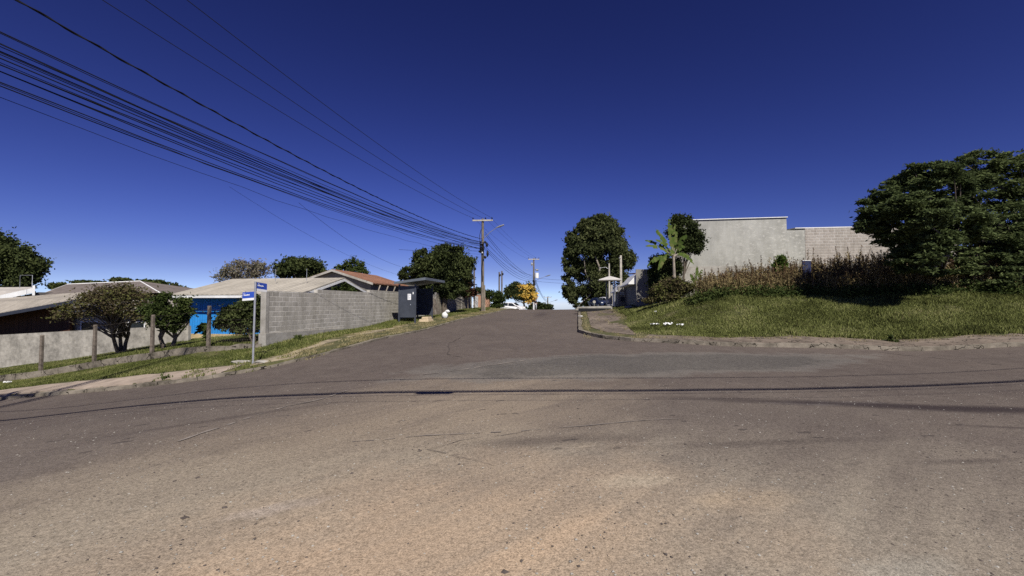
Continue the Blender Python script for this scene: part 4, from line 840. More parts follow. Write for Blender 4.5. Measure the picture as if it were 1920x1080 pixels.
MB().tube([(0, 0, 0), (0, 0, 24 * s), (-23 * s, 0, 24 * s), (-23 * s, 0, 0)], .022, 5).build('frame', M['galv'], an)
# hipped grey roof
hg = thing('hip_roof_house', 'house with low grey hipped roof and white ridge edging', 'house', (*uv2w(uat(70, 31)[0], 31), -1.0), RZ)
u70 = uat(70, 31)[0]
def l3(px, py, v): u, Yd = uat(px, v); return (u - u70, v - 31, z_at(px, py, Yd) + 1.0)
a, b, c, d = l3(72, 553, 31), l3(300, 549, 31), l3(262, 527, 35.5), l3(125, 533, 35.5)
e_, f_ = (b[0], 40 - 31, b[2]), (a[0], 40 - 31, a[2])
MB().add([a, b, c, d, e_, f_], [(0, 1, 2, 3), (1, 4, 2), (4, 5, 3, 2), (5, 0, 3), (0, 5, 4, 1)]).build('roof', M['roofdark'], hg)
MB().tube([d, c], .05, 6).tube([a, d], .02, 6).tube([c, b], .05, 6).build('ridge_cap', M['white'], hg)
MB().box(a[0] + .6, b[0] - .6, .6, 8.4, -2, a[2] - .05).build('wall', M['greywall'], hg)

# ------------------------------------------------------------ right: pale building, walls
vB = 34.0; uA = uat(1281, vB)[0]; uC = uat(1478, vB)[0]; uD = uat(1512, vB)[0]; uE = uat(1800, vB)[0]
YC = uat(1478, vB)[1]; zt = z_at(1478, 408, YC); zl = z_at(1478, 432, YC); zb = 2.2
bd = thing('rendered_building', 'large pale grey rendered building with white coping above the weeds', 'building', (*uv2w(uA, vB), zb), RZ)
MB().box(0, uC - uA, 0, 2.6, .0, zt - zb).build('wall', M['render'], bd)
zfo = z_at(1300, 500, uat(1300, vB)[1]) - zb
MB().box(-.03, uD - uA, -.09, -.003, -1, zfo).build('footing', M['footing'], bd)
MB().box(-.08, uC - uA + .06, -.09, 2.7, zt - zb + .002, zt - zb + .055).build('coping', M['white'], bd)
MB().box(uC - uA + .003, uD - uA, 0, .25, 0, zl - zb).build('side_wall', M['render'], bd)
rb = thing('blockwork_wall', 'rough mortared blockwork wall adjoining the pale rendered building', 'wall', (*uv2w(uD + .004, vB - .02), zb), RZ)
MB().box(0, uE - uD, 0, .22, -.5, zl - zb + .12).build('wall_face', M['rough_brick'], rb)
wr = thing('shed_roof', 'thin white metal shed roof showing above the rough blockwork wall', 'roof', (*uv2w(uD - .4, vB + .5), zl + .15), RZ)
MB().slab([(0, 0, .12), (3.8, 0, .1), (3.8, 4, .4), (0, 4, .42)], .06).build('sheet', M['white'], wr); MB().box(.1, 3.7, .3, .36, -2.2, .02).build('purlin', M['galv'], wr)

vW = 33.2; cwu = uat(1193, vW)[0]
cw = thing('concrete_boundary_wall', 'tall bare concrete side wall behind the wild bush', 'wall', (*uv2w(cwu, vW), 1.2), RZ)
zt2 = z_at(1193, 508, uat(1193, vW)[1]) - 1.2
MB().box(0, 3.4, 0, .2, -.3, zt2 + .12).build('wall_face', M['conc'], cw)
MB().add([(.9, -.01, zt2 + .123), (3.4, -.01, zt2 + .123), (3.4, -.01, zt2 + 1.4), (.9, .25, zt2 + .123), (3.4, .25, zt2 + .123), (3.4, .25, zt2 + 1.4)], [(0, 1, 2), (5, 4, 3), (0, 3, 4, 1), (1, 4, 5, 2), (2, 5, 3, 0)]).build('stair_flank', M['greywall'], cw)
def street_front(name, label, v0, v1, dark=True, h=2.65):
    t = thing(name, label, 'wall', (*uv2w(cwu, v0), 1.25), RZ); L = v1 - v0
    MB().box(0, .2, .003, L, -.4, h - .75 if dark else h).build('lower_face', M['dkpaint'] if dark else M['white'], t)
    # white visor added along the top, sloped so its face catches the sun
    if dark: MB().hexa([(-.55, .003, h - .8), (.2, .003, h - .8), (.2, L, h - .8), (-.55, L, h - .8)], [(-.5, .003, h - .7), (.2, .003, h + .1), (.2, L, h + .1), (-.5, L, h - .7)]).build('visor', M['white'], t)
    else: MB().box(-.06, .26, .0, L, h + .002, h + .1).build('coping', M['white'], t)
    return t
street_front('garage_front', 'dark garage front with broad white visor next to the concrete side wall', 33.42, 40.5)
street_front('garage_front', 'smaller dark garage front with white visor beyond the meter pillar', 44, 52, True, 2.4)
wg = street_front('white_front_wall', 'low white front wall beyond both dark garage fronts', 53, 62, False, 2.0)
rp = thing('red_roof_house', 'house with a sliver of red roof over the first white visor', 'house', (*uv2w(cwu + .8, 38), 1.3), RZ)
MB().box(0, 4, 0, 5, 0, 2.9).build('wall', M['greywall'], rp); MB().slab([(-.3, -.3, 2.95), (4.3, -.3, 2.95), (4.3, 5.3, 3.3), (-.3, 5.3, 3.3)], .1).build('roof', M['terracotta'], rp)
mp_ = thing('meter_pillar', 'square concrete pillar with small electricity meter boxes', 'pillar', (*uv2w(cwu - .25, 41.6), 1.25), RZ)
MB().box(-.35, .35, -.4, .4, -.3, 2.0).build('shaft', M['conc'], mp_)
for k in range(2): MB().box(-.18 + .2 * k, -.02 + .2 * k, -.46, -.402, 1.2, 1.5).build('meter_box', M['galv'], mp_)
MB().box(-.16, .2, -.44, -.402, .6, 1.0).build('meter_door', M['dkpaint'], mp_)
cp_ = thing('concrete_post', 'tall square concrete service post above the meter pillar', 'pole', (*uv2w(cwu - .25, 42.1), 1.25), RZ)
MB().hexa([(-.11, -.1, -.2), (.11, -.1, -.2), (.11, .09, -.2), (-.11, .09, -.2)], [(-.09, -.08, 5.0), (.09, -.08, 5.0), (.09, .07, 5.0), (-.09, .07, 5.0)]).build('shaft', M['poleconc'], cp_)
MB().tube([(0, -.1, 4.7), (-.2, -.15, 4.75)], .03, 6).build('hook', M['galv'], cp_)
lp = thing('concrete_lamp_post', 'slender concrete post with a curved lamp arm beyond the second garage', 'street lamp', (*uv2w(cwu - .6, 53), 1.2), RZ)
MB().tube([(0, 0, -.2), (0, 0, 5.3)], [.13, .09], 8).build('shaft', M['poleconc'], lp); MB().tube([(0, 0, 4.6), (-.4, 0, 4.85), (-.95, 0, 4.8)], .025, 6).build('arm', M['galv'], lp)
MB().blob((-1.05, 0, 4.75), (.16, .09, .05), 1, .02).build('lamp_head', M['galv'], lp)
MB().box(.15, .4, -.1, .1, -.2, 2.7).build('pilaster', M['footing'], lp)
gs = thing('stone_lump', 'pale stone lump at the foot of the first garage front', 'stone', on(cwu - .5, 33.3)); MB().blob((0, 0, .1), (.35, .25, .18), 6, .25).build('stone', M['footing'], gs)

# ------------------------------------------------------------ bus shelters
sh = thing('bus_shelter', 'dark steel bus shelter with slatted side and white notice beside the block wall', 'bus shelter', on(-10.0, 25.4), RZ)
Ls, Dp = 3.1, 1.05
for (a, b) in ((0, 0), (-Dp, 0), (0, Ls), (-Dp, Ls)): MB().box(a - .045, a + .045, b - .045, b + .045, -.15, 2.42).build('post', M['steel'], sh)
sp_ = MB().box(-Dp + .047, -.047, -.012, .012, .42, 2.25).build('side_panel', M['steel'], sh)
[MB().box(-Dp + .047, -.047, -.022, .022, q, q + .06).build('side_rail', M['steel'], sh) for q in (.36, 2.25)]
MB().box(-.50, -.28, -.020, -.0135, 1.45, 1.82).build('notice', M['paper'], sp_)
mb = MB(); rd = random.Random(2)
for k in range(7): mb.box(-.48, -.48 + rd.uniform(.06, .16), -.0235, -.0208, 1.76 - k * .04, 1.775 - k * .04)
mb.build('print', M['greyprint'], sp_)
MB().box(-.17, -.11, -.020, -.0135, 1.8, 1.93).build('sticker', M['paper'], sp_); MB().box(-.33, -.29, -.020, -.0135, 1.12, 1.18).build('sticker', M['greyprint'], sp_)
bk = MB().box(-Dp - .012, -Dp + .012, .047, Ls - .047, .42, 2.25).build('back_panel', M['steel'], sh)
mb = MB()
for k in range(1, 5): mb.box(-Dp + .013, -Dp + .035, k * Ls / 5 - .02, k * Ls / 5 + .02, .42, 2.25)
mb.box(-Dp + .036, -Dp + .05, .05, Ls - .05, .95, 1.0); mb.build('mullion', M['galv'], bk)
MB().box(-Dp + .047, -.047, Ls - .012, Ls + .012, .42, 2.25).build('side_panel', M['steel'], sh)
MB().box(-Dp + .06, -Dp + .42, .1, Ls - .1, .44, .49).build('bench', M['steel'], sh)
mb = MB(); q = [(-Dp - .2, -.35, 2.52), (.75, -.35, 2.78), (.75, Ls + .35, 2.78), (-Dp - .2, Ls + .35, 2.52)]; mb.slab(q, .05); mb.build('roof', M['steel_roof'], sh)
mb = MB(); mb.hexa([(-Dp - .2, -.38, 2.42), (.78, -.38, 2.66), (.78, -.352, 2.66), (-Dp - .2, -.352, 2.42)], [(-Dp - .2, -.38, 2.56), (.78, -.38, 2.82), (.78, -.352, 2.82), (-Dp - .2, -.352, 2.56)])
mb.box(.752, .78, -.35, Ls + .38, 2.66, 2.82); mb.build('roof_rim', M['steel_roof'], sh)
s2 = thing('bus_shelter', 'open shelter with shallow pyramid roof on thin posts by the right walls', 'bus shelter', (*uv2w(2.75, 38.8), on(2.75, 38.8).z), RZ)
zz = on(2.75, 38.8).z; ht = z_at(1138, 527, 40) - zz; hp = z_at(1138, 520, 40) - zz
MB().add([(-1, -.9, ht), (.95, -.9, ht), (.95, .9, ht), (-1, .9, ht), (0, 0, hp), (-1, -.9, ht - .07), (.95, -.9, ht - .07), (.95, .9, ht - .07), (-1, .9, ht - .07)],
         [(0,1,4),(1,2,4),(2,3,4),(3,0,4),(5,6,1,0),(6,7,2,1),(7,8,3,2),(8,5,0,3),(8,7,6,5)]).build('roof', simple('pale_fibre', (.5, .48, .45), .8, .12, 4, .2), s2)
for (a, b, m_) in ((-.3, -.3, 'steel'), (.4, -.3, 'galv'), (-.3, .5, 'steel'), (.4, .5, 'galv')): MB().tube([(a, b, -.2), (a, b, ht - .07)], .04, 8).build('post', M[m_], s2)
MB().box(-.3, .4, .35, .6, .42, .47).build('bench', M['galv'], s2)
# stones under the shelter, white bag
p = on(-9.75, 26.7)
t = thing('cut_stone', 'pale flat stone slab under the dark bus shelter', 'stone', p, RZ); MB().hexa([(-.35, -.5, -.05), (.3, -.45, -.05), (.35, .5, -.05), (-.3, .45, -.05)], [(-.32, -.46, .16), (.25, -.4, .18), (.3, .45, .16), (-.26, .4, .15)]).build('slab', M['rubble'], t, bevel=.03)
t = thing('cut_stone', 'smaller pale stone lying on top of the flat slab in the shelter', 'stone', p + Vector((0, .05, .17)), RZ); MB().hexa([(-.25, -.3, 0), (.2, -.32, 0), (.25, .4, 0), (-.2, .35, 0)], [(-.22, -.25, .13), (.16, -.28, .15), (.2, .35, .14), (-.16, .3, .12)]).build('slab', M['rubble'], t, bevel=.03)
p = gp(834, 597)
t = thing('rubbish_bag', 'white tied plastic rubbish bag on the grass beyond the dark shelter', 'bag', p); mb = MB(); mb.blob((0, 0, .19), (.22, .2, .24), 2, .16, 16, 10); mb.blob((.19, 0, .50), (.17, .11, .10), 5, .19, 14, 7); mb.tube([(0, 0, .36), (.1, 0, .48)], [.1, .07], 8); mb.build('bag', M['plastic'], t)
mb = MB(); rd = random.Random(12)
pt = thing('leaning_boards', 'old leaning boards stacked against the wall behind the white bag', 'boards', on(-11.7, 32.0), RZ)
for k in range(8): y = k * .38; mb.hexa([(.25, y, -.1), (.29, y, -.1), (.29, y + .16, -.1), (.25, y + .16, -.1)], [(-.2, y + .2, 1.5 + rd.uniform(-.3, .3)), (-.16, y + .2, 1.5), (-.16, y + .36, 1.5), (-.2, y + .36, 1.55)])
mb.build('board', M['postwood'], pt)
pg = thing('timber_gate', 'dark grey timber gate between the block wall and precast wall', 'gate', (*uv2w(-12.25, 35.2), .6), RZ)

# ------------------------------------------------------------ utility poles
def pole(name, label, base, top, r=.15, mat=None, arm=2.0, arm_rot=0, lamp=None, group='utility poles'):
    t = thing(name, label, 'utility pole', base, 0, group); h = top - base.z
    MB().tube([(0, 0, -.5), (0, 0, h * .5), (0, 0, h)], [r * 1.15, r * .95, r * .75], 10).build('shaft', mat or M['polewood'], t)
    if arm:
        c, s = math.cos(arm_rot), math.sin(arm_rot); a = arm / 2; dx, dy = c * a, s * a; nx, ny = -s * .06, c * .06; z0, z1 = h - .28, h - .14
        oy = -.17
        MB().hexa([(-dx + nx, -dy + ny + oy, z0), (dx + nx, dy + ny + oy, z0), (dx - nx, dy - ny + oy, z0), (-dx - nx, -dy - ny + oy, z0)], [(-dx + nx, -dy + ny + oy, z1), (dx + nx, dy + ny + oy, z1), (dx - nx, dy - ny + oy, z1), (-dx - nx, -dy - ny + oy, z1)]).build('crossarm', M['poleconc'], t)
        for q in (-.95, .28, .92): MB().tube([(dx * q, dy * q + oy, z1), (dx * q, dy * q + oy, z1 + .08), (dx * q, dy * q + oy, z1 + .1), (dx * q, dy * q + oy, z1 + .22)], [.02, .03, .07, .05], 8).build('insulator', M['black'], t)
    if lamp:
        L, z, up, dirx, diry = lamp
        MB().tube([(0, 0, z), (dirx * L * .5, diry * L * .5, z + up * .6), (dirx * L, diry * L, z + up)], .03, 6).build('lamp_arm', M['galv'], t)
        e = Vector((dirx * L, diry * L, z + up)); d = Vector((dirx, diry, .3)).normalized()
        MB().tube([e - d * .1, e + d * .25, e + d * .75], [.05, .10, .07], 8).build('lamp_head', M['galv'], t)
    return t
PB = Vector((-2.95, 43, gz(-2.95, 43)))
zt1 = z_at(905, 410, 43)
P1 = pole('utility_pole', 'tall grey timber utility pole with street lamp left of the road', PB, zt1, .16, None, 2.05, -.06, (1.55, 7.2, 1.15, .95, -.3))
mb = MB(); rd = random.Random(31)
for k in range(16): mb.blob((rd.uniform(-.28, .28), rd.uniform(-.35, -.1), 5.35 + rd.uniform(0, 1.55)), (rd.uniform(.07, .16), .1, rd.uniform(.08, .2)), k, .3, 8, 5)
mb.build('splice_boxes', M['black'], P1)
mb = MB(); mb.tube([(.1, -.16, 6.9), (.05, -.2, 5.5), (-.05, -.19, 4.2), (0, -.18, 3.0)], .05, 6); mb.tube([(-.15, -.1, 8.2), (-.3, -.1, 7.6), (-.25, -.15, 6.6)], .03, 6)
mb.build('riser_cable', M['black'], P1)
MB().blob((.43, -.15, 6.65), (.13, .12, .22), 3, .15).build('splice_closure', M['black'], P1); MB().blob((.5, -.15, 5.75), (.13, .12, .3), 4, .15).build('splice_closure', M['black'], P1)
MB().blob((-.05, -.24, 5.85), (.1, .1, .12), 4, .05).build('meter', M['plastic'], P1)
MB().tube([(.24, -.1, -.2), (.22, -.1, 2.6)], .05, 6).build('ground_conduit', M['bark_pale'], P1)
PB2 = Vector((at(1001, 570, 74).x, 74, gz(at(1001, 570, 74).x, 74)))
P2 = pole('utility_pole', 'second utility pole carrying a white transformer past the crest', PB2, z_at(1001, 484, 74), .17, None, 1.9, -.06, (2.2, 5.0, .9, .95, -.3))
MB().tube([(.5, -.2, 5.6), (.5, -.2, 6.5)], .34, 12).build('transformer', M['white'], P2); MB().blob((-.35, -.1, 8.0), (.16, .14, .3), 5, .3).build('cutout_fuse', M['galv'], P2); MB().blob((.5, -.2, 7.0), (.3, .2, .16), 6, .3).build('bushing', M['galv'], P2)
mb = MB()
for k in range(8): mb.blob((rd.uniform(-.2, .2), -.2, 4.3 + k * .12), (.16, .1, .16), k + 50, .3, 8, 5)
mb.build('splice_boxes', M['black'], P2); MB().tube([(0, -.05, 0), (0, -.05, 2.0)], .19, 10).build('white_band', M['white'], P2)
x3 = at(1027, 560, 118).x; P3 = pole('utility_pole', 'far utility pole whose top shows over the crest', Vector((x3, 118, gz(x3, 118))), z_at(1027, 556, 118), .2, None, 2.0, -.06, (2.0, 8.0, .8, .95, -.3))
PL = Vector((-12.7, 3.2, gz(-12.7, 3.2)))
P4 = pole('utility_pole', 'utility pole standing left of the camera at the near corner', PL, 10.9, .16, None, 2.6, -.2)
for i, (px, pt_, Yd, lab, rr2) in enumerate([(889, 498, 50, 'dark service pole behind the precast wall', .11), (936, 510, 60, 'thin service pole, shorter of the pair by the roadside bush', .12), (941, 508, 61, 'thin service pole, taller of the pair by the roadside bush', .12)]):
    b = base_at(px, Yd); t = thing('service_pole', lab, 'pole', b, 0, 'service poles on the left'); MB().tube([(0, 0, -.3), (0, 0, z_at(px, pt_, Yd) - b.z)], [rr2, rr2 * .8], 8).build('shaft', M['postwood'], t)
    MB().blob((.12, -.1, z_at(px, pt_ + 6, Yd) - b.z), (.12, .1, .16), 3, .2).build('bracket', M['black'], t)

# ------------------------------------------------------------ cables
def cable(p0, p1, sag, r, mat, label, group=None, n=26, wig=0, seed=0, name='overhead_cable', twist=0):
    p0, p1 = Vector(p0), Vector(p1); rd = random.Random(seed); pts = []
    for i in range(n + 1):
        s = i / n; p = p0.lerp(p1, s); p.z -= sag * 4 * s * (1 - s)
        if wig and 0 < i < n: p += Vector((rd.uniform(-wig, wig), 0, rd.uniform(-wig, wig)))
        pts.append(tuple(p - p0))
    mb = MB(); mb.tube(pts, r, 5, False)
    if twist:
        m = n * 6; q = []
        for i in range(m + 1):
            s = i / m; p = p0.lerp(p1, s); p.z -= sag * 4 * s * (1 - s); a = s * twist; q.append(tuple(p - p0 + Vector((math.cos(a), .3 * math.sin(a), math.sin(a))) * r * 1.3))
        mb.tube(q, r * .8, 4, False)
    o = mb.build(name, mat, None, p0); return tag(o, label, 'cable', group)
def L_(dx, z): return (PL.x + dx * .97, PL.y - dx * .2, z)
def B1(dx, z): return (PB.x + dx, PB.y - .2, z)
rd = random.Random(17)
zc = lambda py: z_at(900, py, 43)
LB = 'one of the thin black cables in the sagging telecom bundle at upper left'
for k in range(17):
    za = (7.78 - .05 * k) if k < 5 else (7.42 - rd.random() * .38 if k < 14 else 6.9 - .08 * (k - 14)); zb_ = zc(456 + (k // 9) * 9 + rd.uniform(-3, 4))
    cable(L_(rd.uniform(-.12, .25), za), B1(rd.uniform(-.15, .1), zb_), .55 + rd.uniform(-.12, .25), rd.choice([.008, .010, .014]), M['wire'], LB, 'telecom bundle cables', wig=.012, seed=k)
cable(L_(.1, 6.78), B1(0, zc(474)), .75, .009, M['wire'], 'lowest thin slack cable of the bundle at upper left', wig=.02, seed=30)
cable(L_(-.1, 6.66), B1(0, zc(478)), .95, .007, M['wire'], 'very slack thin strand hanging under the telecom bundle', wig=.03, seed=31)
cable(L_(0, 9.15), B1(0, zc(449)), 1.0, .020, M['wire'], 'thick twisted black cable crossing the sky at upper left', n=40, twist=230)
for (dx, lab) in ((-1.2, 'left high thin wire running to the near pole crossarm'), (.1, 'middle high thin wire running to the near pole crossarm'), (1.35, 'right high thin wire running to the near pole crossarm')):
    cable(L_(dx, 10.95), B1(dx * .75, zt1 - .0), .75, .012, M['hv'], lab)
# service drops
cable(B1(-.1, zc(470)), at(748, 468, 30), .1, .01, M['wire'], 'short service drop leaving the near pole toward the street tree')
cable(at(560, 380, 17.5), at(752, 500, 27), .35, .006, M['wire'], 'slanting service drop above the block wall')
cable(at(430, 350, 14.0), at(765, 520, 26.5), .4, .004, M['wire'], 'faint thin drop wire leading to the bus shelter roof')
def B2(dx, z): return (PB2.x + dx, PB2.y - .2, z)
for k, (ya, yb, sg) in enumerate([(436, 519, .8), (440, 521, .95), (462, 523, .75), (465, 525, .9), (468, 526, 1.1), (452, 516, .9)]):
    cable(B1(.25, zc(ya)), B2(0, z_at(1001, yb, 74)), sg, .018, M['wire'], ['upper pair cable between near and second pole', 'lower pair cable between near and second pole', 'first bundle cable between near and second pole', 'middle bundle cable between near and second pole', 'lowest bundle cable between near and second pole', 'topmost sagging cable between near and second pole'][k])
for dx in (-.9, .3, .9): cable(B1(dx, zt1), B2(dx, z_at(1001, 486, 74)), .5, .009, M['hv'], 'fine high wire between the crossarms beyond the near pole, ' + {-.9: 'left', .3: 'middle', .9: 'right'}[dx])
for k, (ya, yb) in enumerate([(519, 557), (522, 559), (525, 560)]): cable(B2(.1, z_at(1001, ya, 74)), (x3, 117.8, z_at(1027, yb + 6, 118)), 1.0, .025, M['wire'], ['upper', 'middle', 'lower'][k] + ' cable dropping from the second pole to the far pole')
for k, yy in enumerate((521, 527)): cable(B2(.1, z_at(1001, yy, 74)), at(1150, yy + 2, 58), .3, .016, M['wire'], ['upper', 'lower'][k] + ' cable crossing the road toward the eucalyptus')
# lines along the cross street, above and behind the viewer; their shadows cross the asphalt
RX = Vector((20, 2.17, gz(20, 2.17)))
P5 = pole('utility_pole', 'utility pole standing beyond the right edge of the photo', RX, 10.9, .16, None, 2.6, 0)
for k, (za, r_2, sg, dy) in enumerate([(7.0, .046, 2.54, 0), (7.08, .02, 2.54, .04), (6.75, .009, 2.5, -.06), (8.35, .02, 2.54, .1), (6.5, .006, 2.6, -.2)]):
    cable((PL.x, PL.y + dy, za), (RX.x, RX.y + dy, za + 2.6), sg, r_2, M['wire'], ['thick overhead cable along the cross street', 'second cable hugging the thick cross street cable', 'thin cable under the thick cross street cable', 'high cable along the cross street', 'thin low cable along the cross street'][k])
coil = Vector((0.3, 2.8, 5.5)); t = thing('splice_case', 'black splice case hanging on the cross street cable', 'splice case', coil)
MB().tube([(-.34, 0, -.02), (-.24, 0, 0), (.26, 0, .01), (.34, 0, 0)], [.03, .07, .075, .03], 10).build('case', M['black'], t)

# ------------------------------------------------------------ street name sign
b = gp(474, 684); b = Vector((b.x, b.y, b.z)); sg = thing('street_name_sign', 'street name post with two blue and white plates on the corner', 'street sign', b)
ht = z_at(477, 528, b.y) - b.z
MB().tube([(0, 0, -.2), (.03, 0, ht)], .032, 10).build('post', M['galv'], sg)
def plate(name, ang, x0, x1, z0, z1, words):
    e = bpy.data.objects.new('sign_plate', None)
    c, s = math.cos(ang), math.sin(ang)
    def T(x, y, z): return (x * c - y * s + .03, x * s + y * c, z - .07 * abs(x))
    def bx(a, b_, y0, y1, c0, c1): return MB().hexa([T(a, y0, c0), T(b_, y0, c0), T(b_, y1, c0), T(a, y1, c0)], [T(a, y0, c1), T(b_, y0, c1), T(b_, y1, c1), T(a, y1, c1)])
    zb_ = z0 + (z1 - z0) * .27
    pl = bx(x0, x1, -.008, .008, zb_, z1).build('name_plate', M['blueplate'], sg)
    bx(x0, x1, -.010, .010, z0, zb_ - .001).build('white_band', M['white'], pl)
    for (txt, xx, zz, hh) in words:
        cu = bpy.data.curves.new('t', 'FONT'); cu.body = txt; cu.size = hh; cu.extrude = .001
        to = bpy.data.objects.new('t', cu); COL.objects.link(to); dg = bpy.context.evaluated_depsgraph_get(); me = bpy.data.meshes.new_from_object(to.evaluated_get(dg)); bpy.data.objects.remove(to)
        me.transform(Matrix.Translation(Vector(T(xx, -.012, zz))) @ Matrix.Rotation(ang, 4, 'Z') @ Matrix.Rotation(math.pi / 2, 4, 'X')); me.materials.clear()
        link('lettering', me, M['paper'], pl)
    # illegible street name: a row of small letter strokes
    mb = MB(); rd = random.Random(len(words) + int(z0 * 10)); q = x0 + .05
    while q < x0 + (x1 - x0) * .62: w = rd.uniform(.012, .026); v_ = bx(q, q + w, -.0125, -.0085, zb_ + .085, zb_ + .085 + rd.choice([.03, .03, .04])); mb.add(v_.v, v_.f); q += w + .009
    mb.build('street_name', M['paper'], pl)
zt_ = ht
plate('a', math.pi / 2 - AL, .035, .50, zt_ - .29, zt_ - .01, [('Rua', .09, zt_ - .08, .05)])
plate('b', -AL, -.45, -.035, zt_ - .58, zt_ - .31, [('Rua', -.42, zt_ - .375, .05)])
for k, (px, py, w, lab) in enumerate([(455, 680, .38, 'flat pale stone left of the street sign base'), (492, 681, .26, 'flat pale stone right of the street sign base')]):
    p = gp(px, py); t = thing('flat_stone', lab, 'stone', p); MB().blob((0, 0, .02), (w, .16, .06), k + 3, .2, 12, 6).build('stone', M['footing'], t)

# ------------------------------------------------------------ lot details
b = gp(1521, 549); b.y += .3; bs = thing('hand_sign', 'faded dark blue notice board on a stake in front of the weeds', 'sign', b)
s = b.y / F; z0 = z_at(1521, 523, b.y) - b.z; z1 = z_at(1521, 489, b.y) - b.z
pb = MB().box(-.23, .23, -.012, .012, z0, z1).build('board', M['slate'], bs); MB().box(-.235, .235, -.02, .02, z1 + .001, z1 + .035).build('top_rail', M['whiteboard'], bs); MB().box(-.02, .02, .013, .05, -.2, z1).build('stake', M['bark_pale'], bs)
mb = MB(); rd = random.Random(6)
for k in range(7): mb.box(-.17, -.17 + rd.uniform(.15, .33), -.0145, -.0125, z1 - .14 - k * .11, z1 - .11 - k * .11)
mb.build('faded_print', simple('faded_lettering', (.06, .07, .12), .8, .1, 3, 0), pb)
b = gp(1297, 548); t = thing('white_stake', 'thin white painted stake at the weed edge', 'stake', b); MB().box(-.03, .03, -.03, .03, -.2, z_at(1297, 519, b.y) - b.z).build('shaft', M['white'], t); MB().box(-.05, .05, -.034, -.031, .35, .5).build('tie', M['plastic'], t)
def litter(px, py, w, lab, seed, h=.10):
    p = gp(px, py); t = thing('litter', lab, 'litter', p); rd = random.Random(seed); n = 9; m = 5; vs = []
    for i in range(n):
        for j in range(m): vs.append(((i / (n - 1) - .5) * w + rd.uniform(-.03, .03), (j / (m - 1) - .5) * w * .45 + rd.uniform(-.03, .03), rd.uniform(.02, h) + .09))
    fs = [(i * m + j, (i + 1) * m + j, (i + 1) * m + j + 1, i * m + j + 1) for i in range(n - 1) for j in range(m - 1)]
    MB().add(vs, fs).build('crumpled_plastic', M['plastic'], t)
litter(1228, 613, .42, 'leftmost scrap of white litter on the lot grass', 1); litter(1253, 614, .42, 'brightest crumpled white litter in the middle of three', 2, .16)
litter(1276, 614, .32, 'rightmost faint scrap of white litter on the lot grass', 3); litter(1229, 589, .12, 'tiny white scrap higher on the lot grass', 4); litter(14, 723, .25, 'white scrap on the verge at far left', 5)
litter(1088, 597, .3, 'pale scrap beside the right kerb of the main road', 6)
rs = thing('round_sign', 'small round pale sign on a short post by the far kerb', 'sign', base_at(1114, 50)); bz = rs.location.z; zc_ = z_at(1114, 566, 50) - bz
MB().tube([(0, 0, -.2), (0, 0, zc_)], .03, 6).build('post', M['galv'], rs); MB().tube([(0, -.05, zc_), (0, -.03, zc_)], .17, 16).build('disc', M['footing'], rs)

# ------------------------------------------------------------ cars
def car(label, loc, rz, paint):
    t = thing('parked_car', label, 'car', loc, rz, 'parked cars past the crest')
    prof = [(-2.0, .35), (-2.02, .7), (-1.95, .95), (-1.6, 1.02), (-1.0, 1.38), (-.2, 1.45), (.55, 1.38), (1.15, .98), (1.85, .85), (2.0, .62), (2.0, .35)]
    def w(x, z): return .84 - (.16 if z > 1.2 else 0) - (.05 if abs(x) > 1.8 else 0)
    n = len(prof); vs = [(x, -w(x, z), z) for x, z in prof] + [(x, w(x, z), z) for x, z in prof]
    MB().add(vs, [tuple(range(n)), tuple(range(2 * n - 1, n - 1, -1))] + [(i, (i + 1) % n, (i + 1) % n + n, i + n) for i in range(n)]).build('body', paint, t, bevel=.03)
    for sy in (-1, 1):
        y = sy * .80
        MB().add([(-1.35, y, 1.02), (-.12, y, 1.0), (-.12, y * .89, 1.36), (-.95, y * .89, 1.33)], [(0, 1, 2, 3)]).add([(-.04, y, 1.0), (.98, y, .99), (.5, y * .89, 1.33), (-.04, y * .89, 1.36)], [(0, 1, 2, 3)]).build('side_window', M['glass'], t).location = (0, sy * .045, 0)
        for x in (-1.25, 1.28):
            wh = MB().tube([(x, sy * .70, .31), (x, sy * .87, .31)], .31, 16).build('wheel', M['black'], t); MB().tube([(x, sy * .872, .31), (x, sy * .885, .31)], .18, 12).build('rim', M['galv'], wh)
        MB().blob((1.93, sy * .6, .72), (.08, .16, .08), 2, .02).build('headlight', M['plastic'], t); MB().blob((-1.97, sy * .65, .8), (.05, .12, .1), 2, .02).build('tail_light', simple('red_lens', (.3, .02, .02), .3, .05, 3, 0), t)
    MB().add([(.62, -.66, 1.355), (1.10, -.74, 1.03), (1.10, .74, 1.03), (.62, .66, 1.355)], [(0, 1, 2, 3)]).build('windscreen', M['glass'], t).location = (.03, 0, .04)
    MB().add([(-1.04, -.62, 1.355), (-1.58, -.7, 1.05), (-1.58, .7, 1.05), (-1.04, .62, 1.355)], [(3, 2, 1, 0)]).build('rear_window', M['glass'], t).location = (-.03, 0, .03)
    return t
b = base_at(957, 61); car('white hatchback parked left of the yellow flowering tree', (b.x, b.y, b.z - .5), -.3, M['carwhite'])
b = base_at(1139, 60); car('white car parked in the shade under the eucalyptus', (b.x, b.y, b.z), -1.2, M['carwhite'])
b = base_at(1124, 61); car('dark blue car parked in the shade beside the white one', (b.x, b.y, b.z), -1.3, M['cardark'])

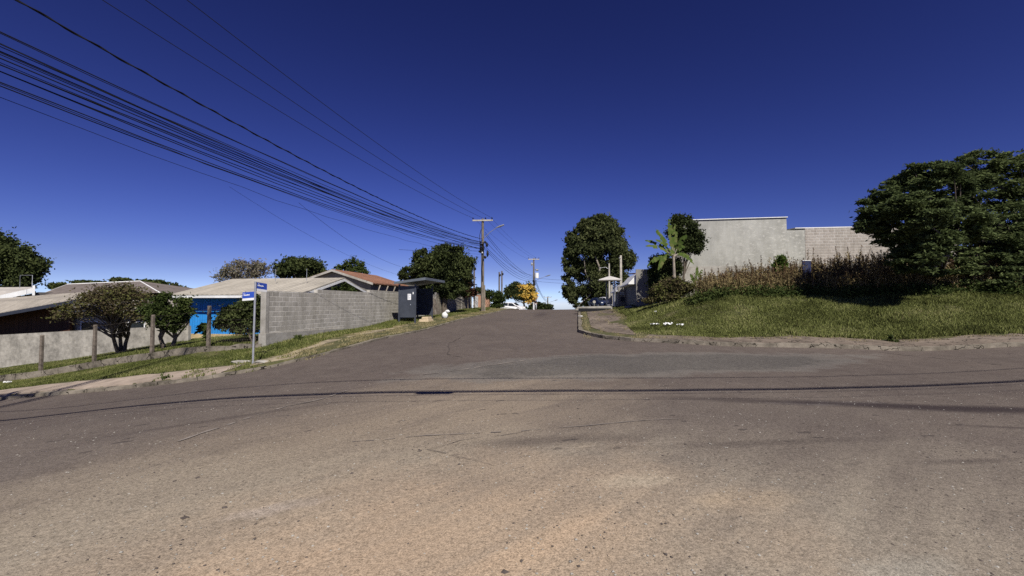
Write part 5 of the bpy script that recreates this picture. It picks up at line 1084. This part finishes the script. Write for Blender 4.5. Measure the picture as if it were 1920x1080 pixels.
# ------------------------------------------------------------ pedestrian by the second pole
def person(b):
    t = thing('person', 'person in dark top and pale trousers walking by the second pole', 'person', b, .2)
    def skin(name, verts, edges, rad, mat, par):
        me = bpy.data.meshes.new(name); me.from_pydata(verts, edges, []); o = bpy.data.objects.new(name, me); COL.objects.link(o)
        md = o.modifiers.new('s', 'SKIN'); md2 = o.modifiers.new('b', 'SUBSURF'); md2.levels = 1
        for i, r3 in enumerate(rad): me.skin_vertices[0].data[i].radius = (r3, r3)
        me.skin_vertices[0].data[0].use_root = True
        dg = bpy.context.evaluated_depsgraph_get(); m2 = bpy.data.meshes.new_from_object(o.evaluated_get(dg)); bpy.data.objects.remove(o); m2.materials.clear()
        for p_ in m2.polygons: p_.use_smooth = True
        return link(name, m2, mat, par)
    V = [(0, 0, .95), (0, 0, 1.15), (0, 0, 1.38), (0, -.01, 1.48), (0, -.02, 1.6), (0, -.02, 1.72), (.17, 0, 1.38), (.22, .03, 1.12), (.22, -.08, .9), (-.17, 0, 1.38), (-.23, -.02, 1.12), (-.22, .08, .9), (.10, 0, .88), (.11, -.1, .5), (.11, 0, .09), (.11, -.14, .05), (-.10, 0, .88), (-.11, .06, .5), (-.11, .2, .1), (-.11, .08, .05), (.22, -.12, .82), (-.22, .12, .82)]
    E = [(0,1),(1,2),(2,3),(3,4),(4,5),(2,6),(6,7),(7,8),(2,9),(9,10),(10,11),(0,12),(12,13),(13,14),(14,15),(0,16),(16,17),(17,18),(18,19),(8,20),(11,21)]
    R = [.14, .14, .16, .055, .09, .07, .07, .045, .035, .07, .045, .035, .09, .06, .045, .035, .09, .06, .045, .035, .025, .025]
    skin('body', V, E, R, M['skin'], t)
    skin('shirt', V[:3] + [V[6], V[7], V[9], V[10]], [(0, 1), (1, 2), (2, 3), (3, 4), (2, 5), (5, 6)], [.165, .16, .18, .09, .06, .09, .06], M['cloth_d'], t)
    skin('trousers', [V[0], V[12], V[13], V[14], V[16], V[17], V[18]], [(0, 1), (1, 2), (2, 3), (0, 4), (4, 5), (5, 6)], [.15, .11, .08, .065, .11, .08, .065], M['cloth_l'], t)
    MB().blob((0, .01, 1.69), (.105, .115, .10), 3, .04, 12, 8).build('hair', M['black'], t)
    MB().blob((0, -.115, 1.62), (.018, .022, .025), 1, .02, 8, 5).build('nose', M['skin'], t)
x_ = at(1004, 575, 68).x; person(Vector((x_, 68, gz(x_, 68) + .02)))
bpy.data.objects.remove(pg)
